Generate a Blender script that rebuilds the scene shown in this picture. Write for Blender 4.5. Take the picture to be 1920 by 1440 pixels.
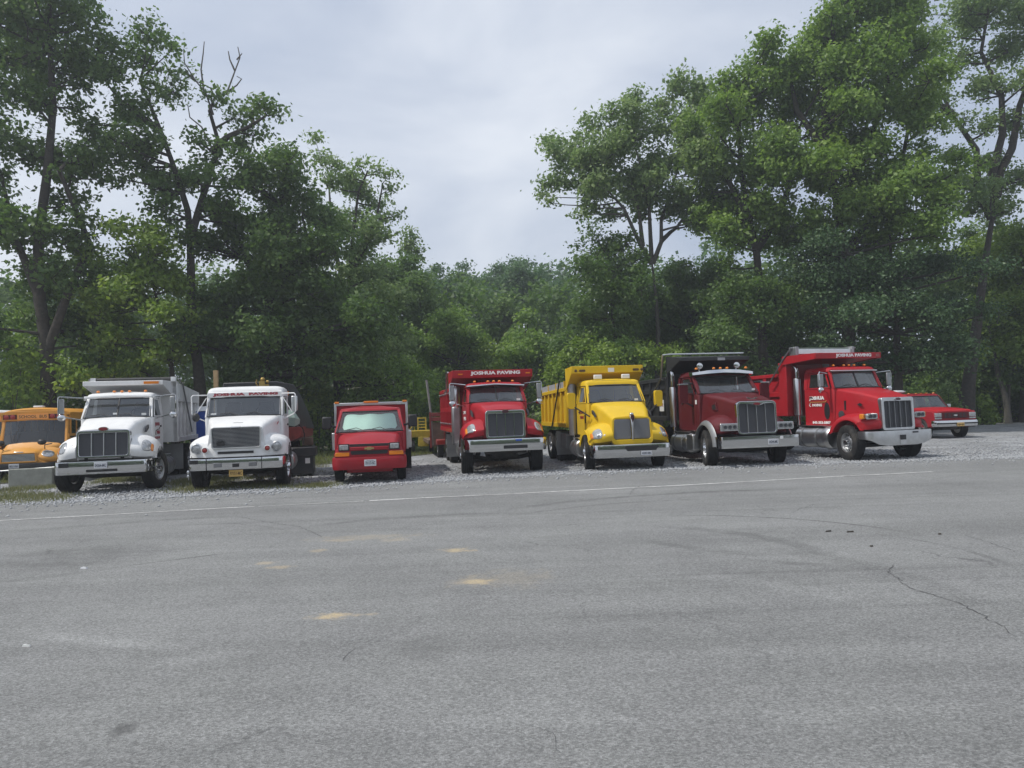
import bpy, bmesh, math, random
import numpy as np
from mathutils import Vector, Matrix
rad = math.radians
sc = bpy.context.scene
for o in list(bpy.data.objects): bpy.data.objects.remove(o)

# ------------------------------------------------------------------ camera
CAM_H, PITCH, ROLL, FPX = 1.838, rad(1.91), rad(1.86), 1440.0
cd = bpy.data.cameras.new('camera'); cam = bpy.data.objects.new('camera', cd)
sc.collection.objects.link(cam); sc.camera = cam
cd.sensor_width = 36; cd.lens = 36 * FPX / 1920; cd.clip_end = 2000; cd.clip_start = 0.1
_f = np.array([0, math.cos(PITCH), math.sin(PITCH)]); _u = np.array([0, -math.sin(PITCH), math.cos(PITCH)]); _r = np.array([1., 0, 0])
CR = _r * math.cos(ROLL) - _u * math.sin(ROLL); CU = _u * math.cos(ROLL) + _r * math.sin(ROLL); CF = _f
cam.matrix_world = Matrix(((CR[0], CU[0], -CF[0], 0), (CR[1], CU[1], -CF[1], 0), (CR[2], CU[2], -CF[2], CAM_H), (0, 0, 0, 1)))
def at(px, py, Y):
    """point of the place seen at a photograph position, at distance Y"""
    d = (px - 960) / FPX * CR - (py - 720) / FPX * CU + CF
    return np.array([0, 0, CAM_H]) + d * (Y / d[1])
def gnd(px, py, z=0.0):
    d = (px - 960) / FPX * CR - (py - 720) / FPX * CU + CF
    return np.array([0, 0, CAM_H]) + d * ((z - CAM_H) / d[2])

# ------------------------------------------------------------------ world, sun, exposure
SUN_EL, SUN_AZ = rad(57), rad(-108)      # azimuth from +Y towards +X
w = bpy.data.worlds.new('World'); sc.world = w; w.use_nodes = True
nt = w.node_tree; nt.nodes.clear()
def N(t, ty, **kw):
    n = t.nodes.new(ty)
    for k, v in kw.items(): setattr(n, k, v)
    return n
sky = N(nt, 'ShaderNodeTexSky', sky_type='NISHITA', sun_disc=False, sun_elevation=SUN_EL, sun_rotation=SUN_AZ)
sky.air_density = 1.2; sky.dust_density = 2.0
tc = N(nt, 'ShaderNodeTexCoord'); mp = N(nt, 'ShaderNodeMapping'); mp.inputs['Scale'].default_value = (1, 1, 2.6); mp.inputs['Location'].default_value = (.35, .2, .1)
nz = N(nt, 'ShaderNodeTexNoise'); nz.inputs['Scale'].default_value = 1.8; nz.inputs['Detail'].default_value = 6; nz.inputs['Roughness'].default_value = .5; nz.inputs['Distortion'].default_value = .4
rp = N(nt, 'ShaderNodeValToRGB'); rp.color_ramp.elements[0].position = .38; rp.color_ramp.elements[1].position = .64
rp.color_ramp.elements[0].color = (4.9, 5.6, 7.0, 1); rp.color_ramp.elements[1].color = (8.6, 9.05, 9.8, 1)
mx = N(nt, 'ShaderNodeMix', data_type='RGBA'); mx.inputs[0].default_value = .86
bg = N(nt, 'ShaderNodeBackground'); bg.inputs['Strength'].default_value = .08
wo = N(nt, 'ShaderNodeOutputWorld')
L = nt.links.new
L(tc.outputs['Generated'], mp.inputs[0]); L(mp.outputs[0], nz.inputs['Vector']); L(nz.outputs[0], rp.inputs[0])
L(sky.outputs[0], mx.inputs[6]); L(rp.outputs[0], mx.inputs[7]); L(mx.outputs[2], bg.inputs[0]); L(bg.outputs[0], wo.inputs[0])
sl = bpy.data.lights.new('sun', 'SUN'); sl.energy = 2.6; sl.angle = rad(2.0); sl.color = (1, .955, .88)
so = bpy.data.objects.new('sun', sl); sc.collection.objects.link(so)
sd = Vector((math.sin(SUN_AZ) * math.cos(SUN_EL), math.cos(SUN_AZ) * math.cos(SUN_EL), math.sin(SUN_EL)))
so.rotation_euler = sd.to_track_quat('Z', 'Y').to_euler(); so.location = (-30, -10, 60)
vs = sc.view_settings; vs.view_transform = 'Standard'; vs.look = 'None'; vs.gamma = 1; vs.exposure = 0.4; vs.use_curve_mapping = False
sc.render.engine = 'CYCLES'
cy = sc.cycles; cy.max_bounces = 7; cy.diffuse_bounces = 3; cy.glossy_bounces = 3; cy.transmission_bounces = 3; cy.transparent_max_bounces = 10; cy.volume_bounces = 0
cy.use_denoising = True; cy.use_adaptive_sampling = True; cy.adaptive_threshold = 0.01
cy.sample_clamp_indirect = 6

# ------------------------------------------------------------------ materials
MAT = {}
def pmat(name, col, rough=.5, metal=0., spec=.5, coat=0., var=.0, vscale=3., bump=0., bscale=40., dust=0., alpha=None):
    m = bpy.data.materials.new(name); m.use_nodes = True; t = m.node_tree; b = t.nodes['Principled BSDF']
    b.inputs['Base Color'].default_value = (*col, 1); b.inputs['Roughness'].default_value = rough; b.inputs['Metallic'].default_value = metal
    b.inputs['Specular IOR Level'].default_value = spec; b.inputs['Coat Weight'].default_value = coat; b.inputs['Coat Roughness'].default_value = .035
    if var or bump or dust:
        c = N(t, 'ShaderNodeTexCoord')
        n = N(t, 'ShaderNodeTexNoise'); n.inputs['Scale'].default_value = vscale; n.inputs['Detail'].default_value = 6; n.inputs['Roughness'].default_value = .6
        t.links.new(c.outputs['Object'], n.inputs['Vector'])
    if var:
        r = N(t, 'ShaderNodeValToRGB'); r.color_ramp.elements[0].position = .3; r.color_ramp.elements[1].position = .7
        r.color_ramp.elements[0].color = (*[max(0, x * (1 - var)) for x in col], 1); r.color_ramp.elements[1].color = (*[min(1, x * (1 + var)) for x in col], 1)
        t.links.new(n.outputs[0], r.inputs[0]); last = r.outputs[0]
        if dust:
            n2 = N(t, 'ShaderNodeTexNoise'); n2.inputs['Scale'].default_value = 2.2; n2.inputs['Detail'].default_value = 8; n2.inputs['Roughness'].default_value = .7
            t.links.new(c.outputs['Object'], n2.inputs['Vector'])
            mr = N(t, 'ShaderNodeMapRange'); mr.inputs[1].default_value = .5; mr.inputs[2].default_value = .8; mr.inputs[4].default_value = dust
            t.links.new(n2.outputs[0], mr.inputs[0])
            mm = N(t, 'ShaderNodeMix', data_type='RGBA'); mm.inputs[7].default_value = (.28, .25, .21, 1)
            t.links.new(mr.outputs[0], mm.inputs[0]); t.links.new(last, mm.inputs[6]); last = mm.outputs[2]
            m2 = N(t, 'ShaderNodeMapRange'); m2.inputs[3].default_value = rough; m2.inputs[4].default_value = min(1, rough + .35)
            t.links.new(n2.outputs[0], m2.inputs[0]); t.links.new(m2.outputs[0], b.inputs['Roughness'])
        t.links.new(last, b.inputs['Base Color'])
    if bump:
        n3 = N(t, 'ShaderNodeTexNoise'); n3.inputs['Scale'].default_value = bscale; n3.inputs['Detail'].default_value = 4
        t.links.new(c.outputs['Object'], n3.inputs['Vector'])
        bp = N(t, 'ShaderNodeBump'); bp.inputs['Strength'].default_value = bump; bp.inputs['Distance'].default_value = .02
        t.links.new(n3.outputs[0], bp.inputs['Height']); t.links.new(bp.outputs[0], b.inputs['Normal'])
    MAT[name] = m; return m
pmat('white_paint', (.73, .735, .735), .42, spec=.2, coat=.3, var=.06, dust=.25)
pmat('bright_red_paint', (.33, .010, .019), .42, spec=.2, coat=.3, var=.08, dust=.05)
pmat('crimson_paint', (.29, .011, .02), .42, spec=.2, coat=.3, var=.08, dust=.06)
pmat('maroon_paint', (.095, .006, .01), .42, spec=.2, coat=.3, var=.08, dust=.04)
pmat('scarlet_paint', (.37, .010, .018), .42, spec=.2, coat=.3, var=.08, dust=.04)
pmat('yellow_paint', (.64, .425, .016), .42, spec=.2, coat=.3, var=.06, dust=.1)
pmat('bus_yellow', (.62, .285, .04), .4, coat=.2, var=.07, dust=.2)
pmat('chrome', (.62, .63, .645), .07, metal=1.)
pmat('worn_chrome', (.56, .57, .58), .17, metal=1., var=.1, vscale=6, dust=.12)
pmat('aluminium', (.68, .69, .7), .3, metal=1., var=.08)
pmat('steel', (.32, .33, .34), .45, metal=.8, var=.15)
pmat('black_plastic', (.018, .018, .02), .5)
pmat('black_paint', (.02, .021, .024), .35, coat=.12, var=.2, dust=.15)
pmat('grille_mesh', (.075, .077, .085), .45, metal=.5, bump=.6, bscale=160)
pmat('grey_mesh', (.17, .175, .185), .5, metal=.4, bump=.6, bscale=160)
pmat('rubber', (.022, .022, .023), .8, spec=.25, var=.3, vscale=9, dust=.3)
pmat('chassis', (.028, .027, .027), .7, var=.3, vscale=8, dust=.3)
pmat('interior', (.035, .036, .04), .8)
pmat('seat_cloth', (.055, .057, .065), .9)
pmat('amber_lens', (.7, .22, .02), .15, coat=.6)
pmat('red_lens', (.28, .02, .015), .15, coat=.6)
pmat('clear_lens', (.36, .37, .38), .14, metal=.35, coat=1., var=.35, vscale=16)
pmat('dark_badge', (.05, .012, .02), .25, coat=.5)
pmat('red_badge', (.2, .015, .02), .25, coat=.5)
pmat('gold_badge', (.42, .33, .14), .3, metal=.6)
pmat('white_letter', (.78, .76, .75), .5)
pmat('red_letter', (.3, .02, .035), .5)
pmat('dark_letter', (.07, .08, .11), .5)
pmat('sign_letter', (.09, .05, .02), .5)
pmat('gold_letter', (.55, .38, .1), .5)
pmat('white_plate', (.62, .63, .66), .4, var=.06)
pmat('gold_plate', (.58, .38, .12), .4, var=.06)
pmat('paper', (.72, .73, .72), .6)
pmat('tarp', (.02, .021, .024), .55, bump=.5, bscale=5)
pmat('grey_board', (.3, .31, .33), .7, var=.2, vscale=5)
pmat('wood', (.36, .25, .13), .8, var=.2, vscale=8)
pmat('rust_red', (.2, .03, .025), .6, var=.3, vscale=5)
pmat('rust_brown', (.13, .085, .06), .8, var=.35, vscale=5)
pmat('brass_part', (.36, .25, .07), .45, metal=.5, var=.3)
pmat('green_sheet', (.32, .42, .37), .3, bump=.8, bscale=5)
pmat('sunshade', (.6, .78, .7), .35, metal=.15, bump=.7, bscale=7)
pmat('blue_plastic', (.03, .09, .4), .4, var=.1)
pmat('concrete', (.25, .26, .235), .9, var=.2, vscale=4, bump=.35, bscale=30)
pmat('machine_yellow', (.5, .36, .04), .5, var=.2, vscale=6)
pmat('orange_sign', (.8, .36, .1), .45, var=.08)
pmat('bark', (.052, .045, .038), .95, var=.4, vscale=7, bump=1., bscale=16)
pmat('pale_bark', (.1, .092, .078), .95, var=.35, vscale=7, bump=1., bscale=16)
pmat('pole_grey', (.2, .19, .18), .7, var=.2)
pmat('crack', (.07, .07, .072), .95)
pmat('litter', (.07, .06, .05), .8)
def glassmat(name, tint, ior):
    m = bpy.data.materials.new(name); m.use_nodes = True; t = m.node_tree; t.nodes.clear()
    fr = N(t, 'ShaderNodeFresnel'); fr.inputs[0].default_value = ior
    tr = N(t, 'ShaderNodeBsdfTransparent'); tr.inputs[0].default_value = (*tint, 1)
    gl = N(t, 'ShaderNodeBsdfGlossy'); gl.inputs['Roughness'].default_value = .03; gl.inputs[0].default_value = (.92, .96, 1, 1)
    df = N(t, 'ShaderNodeBsdfDiffuse'); df.inputs[0].default_value = (.3, .31, .31, 1)
    m0 = N(t, 'ShaderNodeMixShader'); m0.inputs[0].default_value = .08
    mm = N(t, 'ShaderNodeMixShader'); o = N(t, 'ShaderNodeOutputMaterial')
    t.links.new(tr.outputs[0], m0.inputs[1]); t.links.new(df.outputs[0], m0.inputs[2])
    t.links.new(fr.outputs[0], mm.inputs[0]); t.links.new(m0.outputs[0], mm.inputs[1]); t.links.new(gl.outputs[0], mm.inputs[2]); t.links.new(mm.outputs[0], o.inputs[0])
    MAT[name] = m
glassmat('glass', (.5, .55, .55), 2.0)
glassmat('clear_glass', (.93, .96, .95), 1.5)
glassmat('bus_glass', (.45, .48, .48), 1.6)
glassmat('dark_glass', (.25, .27, .28), 1.8)
def leafmat(name, c0, c1, trans=.3):
    m = bpy.data.materials.new(name); m.use_nodes = True; t = m.node_tree; b = t.nodes['Principled BSDF']; o = t.nodes['Material Output']
    a = N(t, 'ShaderNodeAttribute', attribute_name='tone')
    mm = N(t, 'ShaderNodeMix', data_type='RGBA'); mm.inputs[6].default_value = (*c0, 1); mm.inputs[7].default_value = (*c1, 1)
    t.links.new(a.outputs['Fac'], mm.inputs[0]); t.links.new(mm.outputs[2], b.inputs['Base Color'])
    b.inputs['Roughness'].default_value = .5; b.inputs['Specular IOR Level'].default_value = .35
    hs = N(t, 'ShaderNodeHueSaturation'); hs.inputs['Value'].default_value = 1.5; hs.inputs['Saturation'].default_value = 1.1
    t.links.new(mm.outputs[2], hs.inputs['Color'])
    tl = N(t, 'ShaderNodeBsdfTranslucent'); t.links.new(hs.outputs[0], tl.inputs[0])
    ms = N(t, 'ShaderNodeMixShader'); ms.inputs[0].default_value = trans
    t.links.new(b.outputs[0], ms.inputs[1]); t.links.new(tl.outputs[0], ms.inputs[2]); t.links.new(ms.outputs[0], o.inputs[0])
    MAT[name] = m
leafmat('leaf_mid', (0.0991, 0.1782, 0.0381), (0.228, 0.3318, 0.0761), .4)
leafmat('leaf_dark', (0.0618, 0.1211, 0.0315), (0.136, 0.2104, 0.0557), .4)
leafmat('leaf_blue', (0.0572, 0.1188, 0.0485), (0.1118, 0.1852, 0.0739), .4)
leafmat('leaf_bright', (0.1184, 0.2017, 0.0319), (0.2297, 0.3143, 0.0638), .4)
leafmat('leaf_pale', (0.1128, 0.1874, 0.0614), (0.2415, 0.3198, 0.1229), .4)
leafmat('leaf_hemlock', (0.0363, 0.0799, 0.0308), (0.0774, 0.1373, 0.0506), .2)
leafmat('grass_blade', (.1, .14, .035), (.21, .22, .075), .25)
leafmat('weed_blade', (.1, .125, .045), (.24, .23, .11), .25)
leafmat('stone', (.26, .27, .285), (.39, .4, .41), .0)

# ------------------------------------------------------------------ mesh helpers
class MB:
    def __init__(s): s.v = []; s.f = []
    def add(s, vs, fs):
        o = len(s.v); s.v += [tuple(float(c) for c in p) for p in vs]; s.f += [tuple(i + o for i in f) for f in fs]; return s
    def box(s, x0, x1, y0, y1, z0, z1):
        return s.hexa([(x0, y0, z0), (x1, y0, z0), (x1, y1, z0), (x0, y1, z0)], [(x0, y0, z1), (x1, y0, z1), (x1, y1, z1), (x0, y1, z1)])
    def hexa(s, b, t):
        return s.add(list(b) + list(t), [(3, 2, 1, 0), (4, 5, 6, 7), (0, 1, 5, 4), (1, 2, 6, 5), (2, 3, 7, 6), (3, 0, 4, 7)])
    def tube(s, pts, r, n=8, flat=1.0):
        P = [Vector(p) for p in pts]; m = len(P); R = r if isinstance(r, (list, tuple)) else [r] * m
        T = [(P[min(i + 1, m - 1)] - P[max(i - 1, 0)]).normalized() for i in range(m)]
        ref = Vector((0, 0, 1)) if abs(T[0].z) < .9 else Vector((1, 0, 0))
        u = T[0].cross(ref).normalized(); vs = []
        for i in range(m):
            u = (u - T[i] * u.dot(T[i])).normalized(); q = T[i].cross(u)
            for k in range(n):
                a = 2 * math.pi * (k + .5) / n; vs.append(P[i] + u * (math.cos(a) * R[i]) + q * (math.sin(a) * R[i] * flat))
        fs = [(i * n + k, i * n + (k + 1) % n, (i + 1) * n + (k + 1) % n, (i + 1) * n + k) for i in range(m - 1) for k in range(n)]
        fs += [tuple(range(n - 1, -1, -1)), tuple((m - 1) * n + k for k in range(n))]
        return s.add(vs, fs)
    def lathe(s, prof, c=(0, 0, 0), axis='x', n=32, cap=True, skip=None):
        vs = []; m = len(prof)
        for r, a in prof:
            for k in range(n):
                t = 2 * math.pi * k / n; p, q = r * math.cos(t), r * math.sin(t)
                d = {'x': (a, p, q), 'y': (p, a, q), 'z': (p, q, a)}[axis]
                vs.append((c[0] + d[0], c[1] + d[1], c[2] + d[2]))
        fs = [(i * n + k, i * n + (k + 1) % n, (i + 1) * n + (k + 1) % n, (i + 1) * n + k) for i in range(m - 1) for k in range(n) if not (skip and skip(i, k))]
        if cap: fs += [tuple(range(n - 1, -1, -1)), tuple((m - 1) * n + k for k in range(n))]
        return s.add(vs, fs)
    def loft(s, rings, closed=True, cap=(True, True)):
        n = len(rings[0]); m = len(rings); vs = [p for r in rings for p in r]; kk = n if closed else n - 1
        fs = [(i * n + k, i * n + (k + 1) % n, (i + 1) * n + (k + 1) % n, (i + 1) * n + k) for i in range(m - 1) for k in range(kk)]
        if cap[0]: fs.append(tuple(range(n - 1, -1, -1)))
        if cap[1]: fs.append(tuple((m - 1) * n + k for k in range(n)))
        return s.add(vs, fs)
    def prism(s, yz, x0, x1): return s.loft([[(x0, y, z) for y, z in yz], [(x1, y, z) for y, z in yz]])
    def prismy(s, xz, y0, y1): return s.loft([[(x, y0, z) for x, z in xz], [(x, y1, z) for x, z in xz]])
    def prismz(s, xy, z0, z1): return s.loft([[(x, y, z0) for x, y in xy], [(x, y, z1) for x, y in xy]])
    def ell(s, c, rx, ry, rz, nu=16, nv=10):
        rings = []
        for j in range(1, nv):
            t = math.pi * j / nv
            rings.append([(c[0] + rx * math.sin(t) * math.cos(2 * math.pi * k / nu), c[1] + ry * math.sin(t) * math.sin(2 * math.pi * k / nu), c[2] - rz * math.cos(t)) for k in range(nu)])
        return s.loft(rings)
    def frame(s, outer, inner, y0, y1):
        """ring between two outlines (x,z) of equal count, from y0 (front) to y1; y may be a function of z"""
        n = len(outer); Y = lambda y, z: y(z) if callable(y) else y
        r = [[(x, Y(y1, z), z) for x, z in outer], [(x, Y(y0, z), z) for x, z in outer], [(x, Y(y0, z), z) for x, z in inner], [(x, Y(y1, z), z) for x, z in inner]]
        r.append(r[0]); return s.loft(r, cap=(False, False))
def rrect(hw, z0, z1, r, n=5, hw1=None):
    """rounded rectangle outline (x,z); hw at the bottom, hw1 at the top"""
    hw1 = hw if hw1 is None else hw1; o = []
    for cx, cz, a0 in ((hw - r, z0 + r, -90), (hw1 - r, z1 - r, 0), (-hw1 + r, z1 - r, 90), (-hw + r, z0 + r, 180)):
        for k in range(n):
            a = rad(a0 + 90 * k / (n - 1)); o.append((cx + r * math.cos(a), cz + r * math.sin(a)))
    return o
def oval(cx, cz, a, b, n=20): return [(cx + a * math.cos(2 * math.pi * k / n), cz + b * math.sin(2 * math.pi * k / n)) for k in range(n)]
COL = sc.collection
def link(name, data, parent=None):
    o = bpy.data.objects.new(name, data); COL.objects.link(o)
    if parent is not None: o.parent = parent
    return o
def obj(name, mb, mat, parent=None, bevel=0, ang=33, loc=None, smooth=True):
    me = bpy.data.meshes.new(name); me.from_pydata(mb.v, [], mb.f)
    bm = bmesh.new(); bm.from_mesh(me); bmesh.ops.recalc_face_normals(bm, faces=bm.faces); bm.to_mesh(me); bm.free()
    me.materials.append(MAT[mat] if isinstance(mat, str) else mat)
    if smooth: me.shade_smooth(); me.set_sharp_from_angle(angle=rad(ang))
    o = link(name, me, parent)
    if loc: o.location = loc
    if bevel:
        b = o.modifiers.new('edge', 'BEVEL'); b.width = bevel; b.segments = 2; b.limit_method = 'ANGLE'; b.angle_limit = rad(40)
    return o
def thing(name, label, cat, loc=(0, 0, 0), rz=0., group=None):
    o = link(name, None); o.location = loc; o.rotation_euler = (0, 0, rz); o.empty_display_size = .2
    o['label'] = label; o['category'] = cat
    if group: o['group'] = group
    return o
def tag(o, label, cat, group=None):
    o['label'] = label; o['category'] = cat
    if group: o['group'] = group
    return o
def structure(o, kind='structure'): o['kind'] = kind; return o
def text(name, s, mat, parent, origin, ux, uz, width, height, bold=.02, thick=.004, slant=0.):
    """lettering as thin solid letters: origin = lower left corner, ux/uz = reading and up directions"""
    c = bpy.data.curves.new(name, 'FONT'); c.body = s; c.size = 1; c.offset = bold; c.extrude = .001; c.resolution_u = 2
    t = bpy.data.objects.new('t', c); me = bpy.data.meshes.new_from_object(t); bpy.data.objects.remove(t)
    n = len(me.vertices); co = np.empty(n * 3, np.float32); me.vertices.foreach_get('co', co); co = co.reshape(-1, 3)
    mn, mxx = co.min(0), co.max(0); q = (co - mn) / np.maximum(mxx - mn, 1e-6)
    ux = np.array(ux, float); uz = np.array(uz, float); nn = np.cross(ux, uz)
    p = np.array(origin) + np.outer(q[:, 0] * width + q[:, 1] * slant * height, ux) + np.outer(q[:, 1] * height, uz) + np.outer((q[:, 2]) * thick, nn)
    me.vertices.foreach_set('co', p.astype(np.float32).ravel()); me.update(); me.materials.clear(); me.materials.append(MAT[mat])
    return link(name, me, parent)

# ------------------------------------------------------------------ vehicle components (front faces -Y, x grows to the viewer's right)
WM = {}
def wheel_meshes(R, w, kind):
    k = (R, w, kind)
    if k in WM: return WM[k]
    h = w / 2; t = MB(); rr = R * .56
    prof = [(rr, -h * .82), (rr + .03, -h * .95), (R * .8, -h), (R * .95, -h * .93), (R, -h * .8)]
    for i in range(5):
        a = -h * .8 + i * h * .32; prof += [(R, a + .005), (R, a + h * .26), (R - .014, a + h * .27), (R - .014, a + h * .31)]
    prof += [(R, h * .8), (R * .95, h * .93), (R * .8, h), (rr + .03, h * .95), (rr, h * .82)]
    t.lathe(prof, n=48, cap=False)
    r = MB(); sk = (lambda i, q: i == 4 and q % 4 in (1, 2))
    if kind == 'front':
        r.lathe([(rr, -h * .8), (rr - .012, -h * .3), (rr - .012, h * .75), (rr + .004, h * .86), (rr - .02, h * .8), (rr - .045, h * .3), (rr * .62, h * .52), (rr * .55, h * .62), (rr * .3, h * .62)], n=40, cap=False, skip=lambda i, q: i == 5 and q % 4 in (1, 2))
    elif kind == 'rear':
        r.lathe([(rr, -h * .8), (rr - .012, 0), (rr - .012, h * .75), (rr + .004, h * .86), (rr - .02, h * .8), (rr - .045, -h * .4), (rr * .66, -h * .75), (rr * .5, -h * .75), (rr * .3, -h * .75)], n=40, cap=False, skip=lambda i, q: i == 5 and q % 4 in (1, 2))
    else:
        r.lathe([(rr, -h * .8), (rr - .01, h * .6), (rr + .004, h * .84), (rr - .02, h * .75), (rr * .8, h * .35), (rr * .55, h * .5), (rr * .2, h * .55)], n=40, cap=True)
    hb = MB(); e = h * .62 if kind == 'front' else -h * .75
    if kind == 'front':
        hb.lathe([(rr * .34, -h), (rr * .34, e + .02), (rr * .3, e + .05), (rr * .27, e + .09), (.02, e + .11)], n=20)
    elif kind == 'rear':
        hb.lathe([(rr * .4, e - .05), (rr * .38, e + .16), (rr * .3, e + .22), (rr * .3, e + .26), (.02, e + .28)], n=20)
    else: hb.lathe([(rr * .26, 0), (rr * .25, h * .62), (.01, h * .7)], n=16)
    if kind != 'car':
        for i in range(10):
            a = 2 * math.pi * i / 10; c = (e, rr * .46 * math.cos(a), rr * .46 * math.sin(a))
            hb.lathe([(.018, -.01), (.018, .035), (.011, .05), (.004, .052)], c=c, n=8)
    dr = MB().lathe([(rr * .9, -h * .6), (rr * .85, -h * .2), (.05, -h * .2)], n=24)
    out = []
    for nm, mb, mat in (('tyre', t, 'rubber'), ('rim', r, 'worn_chrome'), ('hub', hb, 'chrome'), ('brake_drum', dr, 'chassis')):
        o = obj(nm, mb, mat, ang=40); out.append((nm, o.data)); bpy.data.objects.remove(o)
    WM[k] = out; return out
def wheel(root, x, y, steer=0., dual=False, R=.525, w=.3, kind='front', rim=None, skip_hub=False):
    e = link('wheel', None, root); e.location = (x, y, R); e.rotation_euler = (0, 0, (0 if x > 0 else math.pi) + steer); e.empty_display_size = .1
    for nm, me in wheel_meshes(R, w, kind):
        o = link(nm, me, e)
        if nm == 'rim' and rim:
            o.data = me.copy(); o.data.materials[0] = MAT[rim]
    if dual:
        o = link('tyre', wheel_meshes(R, w, kind)[0][1], e); o.location = (-w * 1.12, 0, 0)
    return e
def prof_resample(p, n):
    P = np.array(p, float); d = np.r_[0, np.cumsum(np.linalg.norm(np.diff(P, axis=0), axis=1))]
    # Catmull-Rom through the points
    Q = np.vstack([2 * P[0] - P[1], P, 2 * P[-1] - P[-2]]); out = []
    for s in np.linspace(0, d[-1], n):
        i = min(np.searchsorted(d, s, 'right') - 1, len(P) - 2); t = (s - d[i]) / (d[i + 1] - d[i]); a, b, c, e = Q[i], Q[i + 1], Q[i + 2], Q[i + 3]
        out.append(.5 * ((2 * b) + (-a + c) * t + (2 * a - 5 * b + 4 * c - e) * t * t + (-a + 3 * b - 3 * c + e) * t ** 3))
    return np.array(out)
class Fender:
    """wheel-arch fender: outer profile (front foot -> top -> rear foot) carried across from x0 (hood) to x1 (outside), edge rounded"""
    def __init__(s, prof, x0, x1, r=.2, vr=.45, sweep=.12, crown=0., arch=(0, .54, .62), n=30):
        s.P = prof_resample(prof, n); s.x0, s.x1, s.r, s.vr, s.sweep, s.crown, s.arch, s.n = x0, x1, r, vr, sweep, crown, arch, n
        T = np.gradient(s.P, axis=0); T /= np.linalg.norm(T, axis=1)[:, None]; s.Nn = np.stack([T[:, 1], -T[:, 0]], 1)   # inward normal
    def pt(s, u, v, off=0.):
        i = u * (s.n - 1); a = int(min(max(math.floor(i), 0), s.n - 2)); t = i - a
        p = s.P[a] * (1 - t) + s.P[a + 1] * t; nn = s.Nn[a] * (1 - t) + s.Nn[a + 1] * t
        k = max(0, (v - s.vr) / (1 - s.vr)); d = s.r * (1 - math.sqrt(max(0, 1 - k * k))) - off
        front = max(0., nn[0]); y = p[0] + nn[0] * d + s.sweep * front * v ** 2.5; z = p[1] + nn[1] * d + s.crown * (1 - v)
        x = s.x0 + (s.x1 - s.x0) * v
        return x, y, z
    def build(s, name, mat, root, side):
        m = MB(); vs = [0, .3, .45, .6, .72, .82, .9, .96, 1.0]; rings = []
        cy, cz, R = s.arch; z0 = s.P[-1][1]; zf = s.P[0][1]
        a0 = math.asin(max(-1, min(1, (z0 - cz) / R))); a1 = math.pi - math.asin(max(-1, min(1, (zf - cz) / R)))
        arch = [(cy + R * math.cos(a0 + (a1 - a0) * k / 15), cz + R * math.sin(a0 + (a1 - a0) * k / 15)) for k in range(16)]
        for v in vs:
            r = [s.pt(i / (s.n - 1), v) for i in range(s.n)]
            r += [(r[0][0], y, z) for y, z in arch]
            rings.append([(side * x, y, z) for x, y, z in r])
        m.loft(rings); return obj(name, m, mat, root, ang=38)
    def patch(s, name, mat, root, side, u0, u1, v0, v1, off=.012, e=2.6, parent=None):
        """lens lying on the fender: super-elliptic patch in (u,v)"""
        m = MB(); rings = []; cu, cv, hu, hv = (u0 + u1) / 2, (v0 + v1) / 2, (u1 - u0) / 2, (v1 - v0) / 2
        for k, (f, oo) in enumerate(((1.0, -.02), (1.0, off * .6), (.93, off), (.6, off * 1.25), (.25, off * 1.4))):
            rg = []
            for j in range(28):
                t = 2 * math.pi * j / 28; c_, s_ = math.cos(t), math.sin(t)
                du = math.copysign(abs(s_) ** (2 / e), s_) * hu * f; dv = math.copysign(abs(c_) ** (2 / e), c_) * hv * f
                x, y, z = s.pt(cu + du, min(cv + dv, 1), oo); rg.append((side * x, y, z))
            rings.append(rg)
        m.loft(rings, cap=(False, True)); return obj(name, m, mat, parent or root, ang=50)
def hood(root, mat, secs, name='hood', nc=7):
    """secs: (y, top half width, bottom half width, top z, bottom z, corner radius, crown)"""
    rings = []
    for y, wt, wb, zt, zb, r, cr in secs:
        half = [(-wb, zb)]
        for k in range(3): f = (k + 1) / 4; half.append((-wb + (wb - wt) * f, zb + (zt - r - zb) * f))
        for k in range(nc): a = rad(180 - 90 * k / (nc - 1)); half.append((-wt + r + r * math.cos(a), zt - r + r * math.sin(a)))
        for k in range(1, 4): f = k / 4; xx = (-wt + r) * (1 - f); half.append((xx, zt + cr * (1 - (xx / max(wt - r, .01)) ** 2)))
        ring = half + [(0, zt + cr)] + [(-x, z) for x, z in reversed(half)]
        rings.append([(x, y, z) for x, z in ring])
    return obj(name, MB().loft(rings, closed=False, cap=(True, True)), mat, root, ang=40)
def bumper(root, mat, hw, yf, z0, z1, wrap=.35, rc=.18, bulge=.014, depth=.06, name='bumper', taper=0.):
    """front bumper with corners carried back; taper lifts the lower edge at the ends"""
    path = [(-hw, yf + rc + wrap), (-hw, yf + rc)] + [(-hw + rc - rc * math.cos(rad(a)), yf + rc - rc * math.sin(rad(a))) for a in (25, 50, 70, 90)]
    path += [(-hw * f, yf - .0) for f in (.7, .45, .2)]
    path = path + [(0, yf)] + [(-x, y) for x, y in reversed(path)]
    P = np.array(path); T = np.gradient(P, axis=0); T /= np.linalg.norm(T, axis=1)[:, None]; rings = []
    for (x, y), t in zip(P, T):
        nx, ny = t[1], -t[0]; zz0 = z0 + taper * max(0, abs(x) / hw - .62) / .38
        pr = [(-depth, zz0 + .01), (0, zz0), (bulge * .7, zz0 + (z1 - zz0) * .2), (bulge, zz0 + (z1 - zz0) * .5), (bulge * .8, zz0 + (z1 - zz0) * .85), (bulge * .3, z1 - .004), (-.02, z1), (-depth, z1)]
        rings.append([(x + nx * d, y + ny * d, z) for d, z in pr])
    return obj(name, MB().loft(rings), mat, root, ang=30)
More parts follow.
